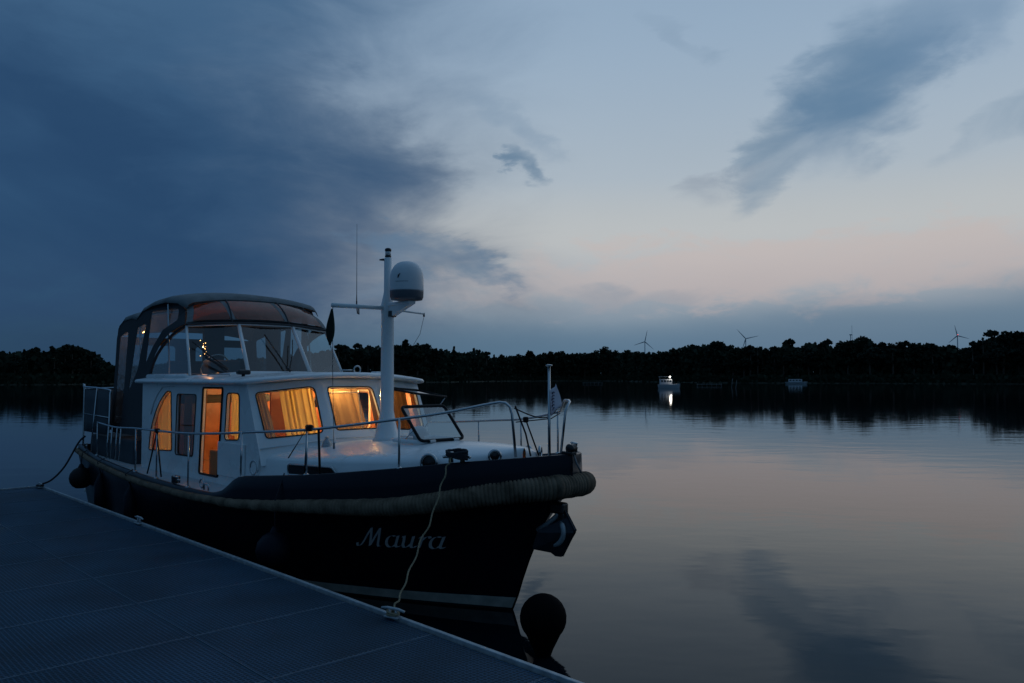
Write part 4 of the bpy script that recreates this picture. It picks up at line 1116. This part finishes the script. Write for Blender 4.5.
# ---- tree kinds
def leafquads(mb, c, R3, n, sz, rnd):
    for _ in range(n):
        while True:
            p = Vector((rnd.uniform(-1, 1), rnd.uniform(-1, 1), rnd.uniform(-1, 1)))
            if p.length <= 1: break
        q = Vector((c[0] + p.x * R3[0], c[1] + p.y * R3[1], c[2] + p.z * R3[2]))
        a = Vector((rnd.gauss(0, 1), rnd.gauss(0, 1), rnd.gauss(0, .6))).normalized(); b = a.cross(Vector((rnd.gauss(0, 1), rnd.gauss(0, 1), rnd.gauss(0, 1)))).normalized()
        s = sz * rnd.uniform(.6, 1.3)
        mb.add([q + a * s, q + b * s * .8, q - a * s, q - b * s * .8], [(0, 1, 2, 3)])
def tree(kind, seed, h):
    rnd = random.Random(seed); root = empty({'p': 'pine_tree', 's': 'spruce_tree', 'd': 'broadleaf_tree'}[kind], (0, 0, -50))
    tk = MB(); cr = MB(); bend = rnd.uniform(-.4, .4)
    if kind == 'p':
        tk.tube([(0, 0, -.5), (bend * .5, .1, h * .5), (bend, 0, h * .93)], [.25, .19, .06], 7)
        for i in range(rnd.randint(13, 17)):
            z = h * rnd.uniform(.36, .97); w = h * .17 * (1.15 - abs(z / h - .62) * 1.5); a = rnd.uniform(0, 6.28); d = w * rnd.uniform(.2, .95)
            c = (bend * z / h + d * math.cos(a), d * math.sin(a), z); tk.tube([(bend * z / h, 0, z - .4), c], [.07, .03], 4)
            leafquads(cr, c, (w * .52, w * .52, h * .045), 60, .34, rnd)
    elif kind == 's':
        tk.tube([(0, 0, -.5), (0, 0, h * .97)], [.24, .04], 7)
        k = 0; z = h * .12
        while z < h * .99:
            w = (h - z) * .21 * rnd.uniform(.75, 1.15) + .12
            for a in [rnd.uniform(0, 6.28) for _ in range(5)]:
                leafquads(cr, (w * .5 * math.cos(a), w * .5 * math.sin(a), z - w * .18), (w * .55, w * .55, .35), 16, .30, rnd)
            z += h * .045
    else:
        tk.tube([(0, 0, -.5), (bend * .4, 0, h * .35), (bend, 0, h * .75)], [.3, .22, .07], 7)
        for i in range(rnd.randint(15, 20)):
            t = rnd.random(); z = h * (.28 + .66 * t); w = h * .25 * math.sin(PI * min(1, .18 + .75 * t)) ; a = rnd.uniform(0, 6.28); d = w * rnd.uniform(.1, .9)
            c = (bend * .5 + d * math.cos(a), d * math.sin(a), z); tk.tube([(bend * .5, 0, z - h * .12), c], [.08, .03], 4)
            leafquads(cr, c, (h * .10, h * .10, h * .075), 75, .36, rnd)
        leafquads(cr, (bend * .6, 0, h * .9), (h * .1, h * .1, h * .08), 60, .36, rnd)
    tk.build('trunk', M['bark'], root); cr.build('crown', M['needle' if kind != 'd' else 'leaf'], root)
    return root
KIND = {'p': ('dark pine with ragged crown', 'pine'), 's': ('dark narrow spruce with pointed top', 'spruce'), 'd': ('dark rounded broadleaf tree', 'broadleaf tree')}
protos = [(tree(k, s, 10.0), k) for k, s in (('p', 1), ('p', 2), ('p', 3), ('s', 4), ('s', 5), ('d', 6), ('d', 7), ('d', 8))]
used = set()
def put(i, loc, h, rz, where, extra=None):
    root, k = protos[i]
    if i in used:
        r = root.copy(); COL.objects.link(r)
        for ch in root.children:
            c = ch.copy(); COL.objects.link(c); c.parent = r
    else: r = root; used.add(i)
    r.matrix_basis = Matrix.Translation(loc) @ Matrix.Rotation(rz, 4, 'Z') @ Matrix.Diagonal((h / 10 * random.uniform(.9, 1.15), h / 10 * random.uniform(.9, 1.15), h / 10, 1))
    r['label'] = extra or (KIND[k][0] + ' ' + where); r['category'] = 'tree'; r['group'] = KIND[k][1] + 's ' + where
PU = [-300, -150, -60, 0, 9, 31, 47, 55, 67, 76, 90, 100, 108, 125, 200, 300, 341, 357, 374, 401, 420, 439, 458, 465, 472, 476, 480, 491, 508, 538, 592, 623, 672, 687, 709, 722, 735, 763, 771, 786, 800, 811, 818, 825, 833, 850, 868, 879, 894, 910, 925, 940, 951, 971, 982, 993, 1002, 1015, 1030, 1100, 1250, 1400]
PV = [345, 346, 350, 353, 351, 349, 353, 347, 346, 344, 350, 358, 366, 367, 362, 354, 346, 346, 344, 342, 344, 348, 349, 352, 348, 353, 348, 357, 355, 353, 351, 351, 350, 343, 343, 341, 345, 345, 350, 340, 346, 338, 345, 340, 346, 337, 336, 343, 342, 344, 341, 343, 346, 346, 338, 333, 335, 332, 334, 336, 338, 340]
def top_h(u, d):
    return max(3.0, 2.1 + (378.3 - interp(PU, PV, u)) / 798 * d * math.cos(math.atan((u - 512) / 798)) ** 0)
u = -300; cnt = 0
while u < 1400:
    az = azof(u); d0 = shore(az); w = 'on the left shore' if u < 330 else ('right of the mast' if u < 500 else ('on the low middle shore' if u < 680 else 'on the right-hand shore'))
    depth = d0 * math.cos(R(az))                                   # distance along the view axis
    d = d0 + random.uniform(4, 16)
    hh = top_h(u, (d) * math.cos(R(az))) * random.uniform(.84, 1.05) * (1.14 if random.random() < .09 else 1)
    if u < 110: pick = random.choice([0, 1, 2, 3, 4, 0, 2])
    elif 440 < u < 500: pick = random.choice([3, 0, 1, 3, 4])
    elif 490 <= u < 680: pick = random.choice([5, 6, 7, 5, 6])
    else: pick = random.choice([0, 1, 5, 6, 7, 2, 6])
    put(pick, pol(az, d, .3), hh, random.uniform(0, 6.28), w)
    cnt += 1
    step = (4.6 if 490 < u < 680 else 3.6) * 798 / d0 * random.uniform(.55, 1.3)
    if u < -40 or u > 1060: step *= 2.2
    if 130 < u < 330: step *= 1.3
    u += step
# ---- wood behind the front trees, one continuous mass
mb = MB(); rnd = random.Random(5)
u = -320.
while u < 1420:
    az = azof(u); d0 = shore(az)
    ht = top_h(u, d0 * math.cos(R(az)))
    for layer in range(3):
        d = d0 + 12 + layer * 14 + rnd.uniform(-4, 4)
        hh = ht * d / d0 * rnd.uniform(.80, .93)
        for k in range(11):
            z = hh * (k + rnd.random()) / 11; c = pol(az + rnd.uniform(-.25, .25), d, z)
            sz = rnd.uniform(.7, 1.25); a = Vector((rnd.gauss(0, 1), rnd.gauss(0, .5), rnd.gauss(0, 1))).normalized(); b = a.cross(Vector((rnd.gauss(0, .5), 1, rnd.gauss(0, .5)))).normalized()
            mb.add([c + a * sz, c + b * sz, c - a * sz, c - b * sz], [(0, 1, 2, 3)])
    u += (1.0 if -20 < u < 1050 else 2.2) * 300 / d0
o = mb.build('lakeside_forest', M['leaf'], None); tag(o, 'dense dark forest behind the shoreline trees', 'forest', kind='stuff')
# undergrowth along the bank
mb = MB(); rnd = random.Random(9); u = -320.
while u < 1420:
    az = azof(u); d0 = shore(az)
    for k in range(7):
        c = pol(az + rnd.uniform(-.1, .1), d0 + rnd.uniform(-.5, 5), rnd.uniform(0, 3.2)); sz = rnd.uniform(.35, .8)
        a = Vector((rnd.gauss(0, 1), rnd.gauss(0, .5), rnd.gauss(0, 1))).normalized(); b = a.cross(Vector((0, 1, .2))).normalized()
        mb.add([c + a * sz, c + b * sz, c - a * sz, c - b * sz], [(0, 1, 2, 3)])
    u += 1.2
o = mb.build('shore_undergrowth', M['leaf'], None); tag(o, 'dark bushes and reeds along the far water edge', 'undergrowth', kind='stuff')

# ---- wind turbines ~3 km off
def turbine(label, uu, vh, d, ang, edge=0, lamp=False, blade=46, yaw=0, low=0):
    az = azof(uu); dd = d / math.cos(R(az)); hub = 2.1 + (378 - vh) / 798 * d
    root = empty('wind_turbine', pol(az, dd, 8), -R(az) + yaw); tag(root, label, 'wind turbine', 'wind turbines on the horizon')
    hb = hub - 8
    MB().tube([(0, 0, 0), (0, 0, hb)], [2.4, 1.5], 12).build('tower', M['turbine'], root)
    MB().box((0, 0, hb + 1), (4.2, 9, 4.2), bev=.8).lathe((0, -5.5, hb + 1), [(.4, -2.2), (1.7, -.8), (2.0, 1)], 12, axis='Y').build('nacelle', M['turbine'], root)
    for k in range(3):
        a = R(ang + 120 * k); mb = MB(); dr = Vector((math.sin(a), 0, math.cos(a))); tn = Vector((math.cos(a), 0, -math.sin(a))); o_ = Vector((0, -5.5, hb + 1))
        A = []
        for t, wd in ((0, 1.0), (.12, 1.8), (.5, 1.2), (.85, .7), (1, .3)):
            A.append([o_ + dr * blade * t + tn * wd, o_ + dr * blade * t + Vector((0, .5, 0)), o_ + dr * blade * t - tn * wd, o_ + dr * blade * t - Vector((0, .5, 0)), o_ + dr * blade * t + tn * wd])
        mb.grid(A); mb.build('rotor_blade', M['turbine'], root)
    if lamp:
        MB().lathe((0, -3, hb + 4.2), [(.5, -1.6), (2.0, 0), (.5, 1.6)], 10).build('warning_light', M['red_lamp'], root)
    return root
turbine('wind turbine with one blade upright above the low middle trees', 645, 342, 3000, 12, blade=44)
turbine('wind turbine with a blade pointing up left behind the trees', 746, 339, 2900, -42, blade=46)
turbine('wind turbine seen edge-on as one thin vertical line', 851, 335, 3200, 2, yaw=R(86), blade=38)
turbine('wind turbine with a glowing red warning light', 958, 336, 2700, -12, lamp=True, blade=36)
turbine('low wind turbine half hidden beside the tall right-hand trees', 980, 345, 3400, 28, blade=40)

# ---- far boats
def far_cruiser(label, uu, d, L, rz, hgt=1.0, lamp=False, tall=True):
    az = azof(uu); root = empty('moored_boat', pol(az, d, 0), -R(az) + rz); tag(root, label, 'boat')
    mb = MB(); rows = []
    for z, s, w in ((-.2, .90, .55), (.1, .95, .8), (.75 * hgt, 1.0, 1.0)):
        rows.append([Vector((L / 2 * s * x, w * L * .16 * math.sqrt(max(0, 1 - max(0, x) ** 2.5)) * sd, z + (.18 * max(0, x) if z > .5 else 0))) for sd, xs_ in ((1, [i / 8 for i in range(-8, 9)]), (-1, [i / 8 for i in range(8, -9, -1)])) for x in xs_])
        rows[-1].append(rows[-1][0])
    mb.grid(rows); mb.add(rows[-1][:-1], [tuple(range(len(rows[-1]) - 1))]); mb.build('hull', M['boatwhite'], root)
    cz = .75 * hgt
    if tall:
        MB().box((-.15 * L, 0, cz + .55), (L * .55, L * .24, 1.1), bev=.1).build('cabin', M['boatwhite'], root)
        w_ = MB()
        for x in (-.33, -.2, -.07, .04): w_.box((x * L, 0, cz + .72), (L * .09, L * .245, .42))
        w_.box((.125 * L, 0, cz + .72), (.06, L * .2, .42)); w_.build('window', M['boatdark'], root)
        MB().box((-.2 * L, 0, cz + 1.62), (L * .52, L * .25, .06)).build('roof', M['boatwhite'], root)
        mb = MB()
        for x in (-.42, .02):
            for y in (-.11, .11): mb.tube([(x * L, y * L, cz + 1.1), (x * L, y * L, cz + 1.6)], .03, 5)
        mb.build('canopy_post', M['steel'], root)
    else:
        MB().box((-.05 * L, 0, cz + .5), (L * .6, L * .2, 1.0), bev=.08).build('cabin', M['boatwhite'], root)
        w_ = MB()
        for x in (-.27, -.13, .01, .15): w_.box((x * L, 0, cz + .6), (L * .08, L * .205, .45))
        w_.build('window', M['boatdark'], root)
    if lamp:
        lp = MB(); lp.lathe((.02 * L, -.12 * L, cz + 1.56), [(.05, -.16), (.17, 0), (.05, .16)], 10); lp.build('anchor_lamp', M['white_lamp'], root)
        Ld = bpy.data.lights.new('anchor_light', 'POINT'); Ld.energy = 25; Ld.color = (1, .93, .82); Ld.shadow_soft_size = .15
        lo = bpy.data.objects.new('anchor_light', Ld); COL.objects.link(lo); lo.parent = root; lo.location = (.05 * L, -.22 * L, cz + 1.3)
    return root
far_cruiser('small white cruiser with a bright lamp under its roof out on the lake', 669, 168, 4.6, R(8), 1.0, True)
far_cruiser('low white cabin boat moored at the far shore', 796, 300, 7.5, R(4), .9, False, False)
# slender posts with a pale mark, and jetties low on the water
def jetty(label, u0, u1, v, wl=.12):
    d = 2.1 * 798 / (v - 378); a = pol(azof(u0), d / math.cos(R(azof(u0)))); b = pol(azof(u1), d / math.cos(R(azof(u1))))
    mb = MB(); dv = (b - a); n = Vector((-dv.y, dv.x, 0)).normalized() * 1.0; rz = math.atan2(dv.y, dv.x)
    mb.box((a + b) / 2 + Vector((0, 0, .42)), (dv.length, 1.6, .12), rz); k = 0.
    while k <= 1: p = a.lerp(b, k); mb.tube([p + Vector((0, 0, -.4)), p + Vector((0, 0, .6))], .09, 6); k += .2
    tag(mb.build('jetty', M['jettywood'], None), label, 'jetty', 'low jetties on the far shore')
jetty('pale low jetty at the shore left of the lamp-lit boat', 583, 602, 384.0)
jetty('pale low jetty just right of the lamp-lit boat', 697, 721, 385.8)
def posts(label, uu, v, n, hgt):
    d = 2.1 * 798 / (v - 378); c = pol(azof(uu), d / math.cos(R(azof(uu)))); mb = MB()
    for k in range(n): mb.tube([c + Vector((k * 1.1, 0, -.5)), c + Vector((k * 1.1 + (-1) ** k * .3, 0, hgt))], [.10, .05], 6)
    return mb.build('mooring_posts', M['jettywood'], None)
tag(posts('', 731, 387.5, 1, 2.0), 'thin pale mooring post in the water right of the lamp-lit boat', 'post')
bo = posts('', 735, 388.2, 1, 1.6); bo.name = 'marker_post'; tag(bo, 'short pale marker post beside the thin mooring post', 'post')
for m_ in (M['white_lamp'],): pass

# ================================================================== SKY
W = bpy.data.worlds.new('World'); sc.world = W; W.use_nodes = True; nt = W.node_tree; nt.nodes.clear()
lk = nt.links.new
tc = nd(nt, 'ShaderNodeTexCoord'); sep = nd(nt, 'ShaderNodeSeparateXYZ'); lk(tc.outputs['Generated'], sep.inputs[0])
def mt(op, a, b=None, c=None, clamp=False):
    n = nd(nt, 'ShaderNodeMath', operation=op); n.use_clamp = clamp
    for i, v in enumerate((a, b, c)):
        if v is None: continue
        if isinstance(v, (int, float)): n.inputs[i].default_value = v
        else: lk(v, n.inputs[i])
    return n.outputs[0]
X_, Y_, Z_ = sep.outputs
AZ = mt('MULTIPLY', mt('ARCTAN2', X_, Y_), 180 / PI)            # degrees, 0 = +Y
EL = mt('MULTIPLY', mt('ARCSINE', Z_), 180 / PI)
def mixc(f, a, b):
    n = nd(nt, 'ShaderNodeMix', data_type='RGBA'); n.clamp_factor = True
    if isinstance(f, (int, float)): n.inputs['Factor'].default_value = f
    else: lk(f, n.inputs['Factor'])
    for s, v in (('A', a), ('B', b)):
        if isinstance(v, tuple): n.inputs[s].default_value = (*v, 1)
        else: lk(v, n.inputs[s])
    return n.outputs['Result']
def s2l(c): return tuple(((x / 255) / 12.92 if x / 255 <= .04045 else ((x / 255 + .055) / 1.055) ** 2.4) for x in c)
def ramp(v, stops, lo, hi):
    n = nd(nt, 'ShaderNodeValToRGB'); n.color_ramp.interpolation = 'B_SPLINE'; e = n.color_ramp.elements
    t = mt('DIVIDE', mt('SUBTRACT', v, lo), hi - lo, clamp=True); lk(t, n.inputs[0])
    while len(e) > 2: e.remove(e[-1])
    for i, (p, c) in enumerate(stops):
        el = e[i] if i < 2 else e.new((p - lo) / (hi - lo))
        el.position = (p - lo) / (hi - lo); el.color = (*s2l(c), 1)
    return n.outputs[0]
def sstep(v, a, b):
    n = nd(nt, 'ShaderNodeMapRange', interpolation_type='SMOOTHSTEP'); n.inputs['From Min'].default_value = a; n.inputs['From Max'].default_value = b; lk(v, n.inputs['Value']); return n.outputs[0]
# cloud-layer coordinates (a flat layer seen in perspective) and warping
zz = mt('ADD', mt('MAXIMUM', Z_, 0.0), .12)
cv = nd(nt, 'ShaderNodeCombineXYZ'); lk(mt('DIVIDE', X_, zz), cv.inputs[0]); lk(mt('DIVIDE', Y_, zz), cv.inputs[1])
def noi(scale, det=6, rough=.55, vec=None, off=0, dist=0.):
    n = nd(nt, 'ShaderNodeTexNoise'); n.inputs['Scale'].default_value = scale; n.inputs['Detail'].default_value = det; n.inputs['Roughness'].default_value = rough; n.inputs['Distortion'].default_value = dist
    m = nd(nt, 'ShaderNodeMapping'); m.inputs['Location'].default_value = (off, off * .7, 0); lk(vec or cv.outputs[0], m.inputs['Vector']); lk(m.outputs[0], n.inputs['Vector'])
    return n.outputs['Fac']
N1 = noi(1.1, 7, .55, off=3.1); N2 = noi(2.6, 7, .6, off=8.3); N3 = noi(.5, 5, .5, off=1.7)
cv2 = nd(nt, 'ShaderNodeCombineXYZ'); lk(mt('MULTIPLY', AZ, .05), cv2.inputs[0]); lk(mt('MULTIPLY', EL, .12), cv2.inputs[1])
N4 = noi(1.6, 7, .58, vec=cv2.outputs[0], off=5.2, dist=.4); N5 = noi(4.5, 6, .6, vec=cv2.outputs[0], off=2.2, dist=.3)
def streak(deg, sx_, sy_):
    a = nd(nt, 'ShaderNodeMapping'); a.inputs['Rotation'].default_value = (0, 0, R(deg)); lk(cv2.outputs[0], a.inputs['Vector'])
    b = nd(nt, 'ShaderNodeMapping'); b.inputs['Scale'].default_value = (sx_, sy_, 1); lk(a.outputs[0], b.inputs['Vector']); return b
rot = streak(48, .7, 1.15)
N6 = noi(1.7, 5, .48, vec=rot.outputs[0], off=4.4, dist=.35)           # diagonal streaks
rot2 = streak(-58, .75, 1.2)
N7 = noi(2.6, 5, .5, vec=rot2.outputs[0], off=6.4, dist=.4)
AZw = mt('ADD', AZ, mt('MULTIPLY', mt('SUBTRACT', N4, .5), 20)); ELw = mt('ADD', EL, mt('MULTIPLY', mt('SUBTRACT', N5, .5), 8))
bright = ramp(EL, [(0, (76, 112, 138)), (2.0, (90, 120, 145)), (4.0, (124, 143, 159)), (5.8, (156, 163, 172)), (8.2, (180, 184, 188)), (10.5, (187, 190, 190)), (14, (170, 183, 194)), (23, (150, 174, 198)), (34, (130, 156, 182)), (65, (105, 134, 164))], 0, 90)
dim = ramp(EL, [(0, (42, 71, 97)), (3, (46, 77, 106)), (8, (46, 80, 114)), (16, (52, 86, 121)), (24, (66, 100, 134)), (45, (72, 104, 136)), (80, (78, 110, 142))], 0, 90)
glow = mt('MULTIPLY', sstep(AZw, -23, 6), mt('SUBTRACT', 1.0, sstep(AZ, 55, 130)))
sky = mixc(glow, dim, bright)
def blob(a0, e0, ra, re, rot, wa=None, we=None, lo=.0, hi=1.6):
    da = mt('SUBTRACT', wa or AZw, a0); de = mt('SUBTRACT', we or ELw, e0); c, s = math.cos(R(rot)), math.sin(R(rot))
    p = mt('DIVIDE', mt('ADD', mt('MULTIPLY', da, c), mt('MULTIPLY', de, s)), ra); q = mt('DIVIDE', mt('SUBTRACT', mt('MULTIPLY', de, c), mt('MULTIPLY', da, s)), re)
    r2 = mt('ADD', mt('MULTIPLY', p, p), mt('MULTIPLY', q, q))
    return mt('SUBTRACT', 1.0, sstep(r2, lo, hi))
def cloud(mask, nz, lo, hi, col, amt, sky):
    f = mt('MULTIPLY', mt('MULTIPLY', mask, sstep(nz, lo, hi)), amt); return mixc(f, sky, s2l(col))
sky = cloud(blob(20, 7.4, 24, 2.3, 2), N3, .0, .4, (198, 178, 172), .45, sky)
# dark mass on the left, streaked downwards to the right
sky = cloud(blob(-31, 12.5, 20, 9.5, -16), N6, .12, .62, (36, 67, 102), .85, sky)
sky = cloud(blob(-13.5, 12.8, 9.6, 6.4, -34, hi=2.2), N6, .08, .72, (50, 82, 116), .78, sky)
sky = cloud(blob(-6, 8.8, 4.6, 1.6, -18, hi=1.6), N6, .25, .60, (84, 116, 146), .8, sky)
sky = cloud(blob(-30, 5, 18, 3.5, 0), N5, .25, .7, (42, 70, 104), .6, sky)
# small dark wisps in the middle
wz = mt('ADD', AZ, mt('MULTIPLY', mt('SUBTRACT', N5, .5), 7)); wy = mt('ADD', EL, mt('MULTIPLY', mt('SUBTRACT', N7, .5), 5))
sky = cloud(blob(1.0, 15.0, 1.5, .9, -35, wa=wz, we=wy), N5, .15, .6, (100, 128, 154), .9, sky)
sky = cloud(blob(.0, 18.2, 4.0, 1.0, -30, wa=wz, we=wy), N7, .25, .75, (124, 148, 172), .7, sky)
sky = cloud(blob(12, 23, 3.0, .8, -30, wa=wz, we=wy), N7, .25, .75, (126, 150, 174), .6, sky)
# upper right dark streak
sky = cloud(blob(24.0, 18.6, 5.0, 3.0, 32, wa=wz, we=wy, hi=2.3), N7, -.10, .58, (90, 124, 155), .92, sky)
sky = cloud(blob(30.5, 23.0, 6.5, 2.6, 36, wa=wz, we=wy, hi=2.2), N7, .12, .72, (108, 138, 168), .62, sky)
sky = cloud(blob(17.6, 14.6, 3.0, 1.7, 55, wa=wz, we=wy, hi=2.3), N7, .10, .72, (112, 138, 162), .85, sky)
sky = cloud(blob(14.5, 13.2, 2.8, .8, 20, wa=wz, we=wy, hi=2.0), N5, .15, .70, (146, 158, 172), .7, sky)
sky = cloud(blob(33.5, 16.0, 5.0, 1.1, 24, wa=wz, we=wy, hi=2.0), N7, .20, .70, (124, 148, 170), .8, sky)
# low bank near the horizon, rising to the right
low = mt('SUBTRACT', 1.0, sstep(mt('SUBTRACT', mt('ADD', EL, mt('MULTIPLY', mt('SUBTRACT', N6, .5), 3.2)), mt('MULTIPLY', mt('MAXIMUM', AZ, 0.0), .075)), 1.6, 4.6))
sky = mixc(mt('MULTIPLY', low, .65), sky, mixc(sstep(AZ, -26, 0), s2l((40, 68, 94)), s2l((86, 116, 140))))
sky = cloud(blob(6, 5.4, 8, 1.0, 5, we=wy), N5, .15, .75, (128, 144, 160), .55, sky)
sky = cloud(blob(-6, 7.0, 5.5, 1.0, 0, we=wy), N5, .3, .7, (98, 122, 146), .7, sky)
# soft overall mottling
mot = mt('ADD', .93, mt('MULTIPLY', N3, .14))
vm = nd(nt, 'ShaderNodeVectorMath', operation='SCALE'); lk(sky, vm.inputs[0]); lk(mot, vm.inputs['Scale'])
# behind the viewer the sky is already night blue
back = mt('SUBTRACT', 1.0, sstep(Y_, -.75, .25))
fin = mixc(mt('MULTIPLY', back, .75), vm.outputs[0], s2l((58, 92, 122)))
ns = nd(nt, 'ShaderNodeTexSky', sky_type='NISHITA'); ns.sun_disc = False; ns.sun_elevation = R(-1.0); ns.sun_rotation = R(22); ns.altitude = 30
bg1 = nd(nt, 'ShaderNodeBackground'); lk(fin, bg1.inputs[0]); bg1.inputs[1].default_value = 1.0
bg2 = nd(nt, 'ShaderNodeBackground'); lk(ns.outputs[0], bg2.inputs[0]); bg2.inputs[1].default_value = .004
ad = nd(nt, 'ShaderNodeAddShader'); lk(bg1.outputs[0], ad.inputs[0]); lk(bg2.outputs[0], ad.inputs[1])
wo = nd(nt, 'ShaderNodeOutputWorld'); lk(ad.outputs[0], wo.inputs[0])
W.cycles.sampling_method = 'MANUAL'; W.cycles.sample_map_resolution = 512

S_l = bpy.data.lights.new('twilight_sun', 'SUN'); S_l.energy = .01; S_l.angle = R(90); S_l.color = (1, .82, .72)
so = bpy.data.objects.new('twilight_sun', S_l); COL.objects.link(so)
sd_ = Vector((math.sin(R(22)) * math.cos(R(4)), math.cos(R(22)) * math.cos(R(4)), math.sin(R(4))))
so.rotation_euler = sd_.to_track_quat('Z', 'Y').to_euler(); so.location = (0, 0, 30)

# ================================================================== camera
cd = bpy.data.cameras.new('camera'); cd.sensor_width = 36; cd.lens = 798 / 1024 * 36; cd.clip_start = .05; cd.clip_end = 12000
co = bpy.data.objects.new('camera', cd); COL.objects.link(co); co.location = (0, 0, H)
co.rotation_euler = (R(90) + math.atan(36.5 / 798), 0, 0); sc.camera = co
for o in bpy.data.objects:
    if '_bf' in o: del o['_bf']
sc.render.resolution_x = 1024; sc.render.resolution_y = 683
sc.view_settings.view_transform = 'Standard'; sc.view_settings.look = 'None'; sc.view_settings.exposure = 0; sc.view_settings.gamma = 1
sc.cycles.use_denoising = True
sc.cycles.max_bounces = 10; sc.cycles.transparent_max_bounces = 24; sc.cycles.diffuse_bounces = 4
sc.cycles.caustics_reflective = True; sc.cycles.caustics_refractive = False; sc.cycles.sample_clamp_indirect = 6
print('trees', cnt)
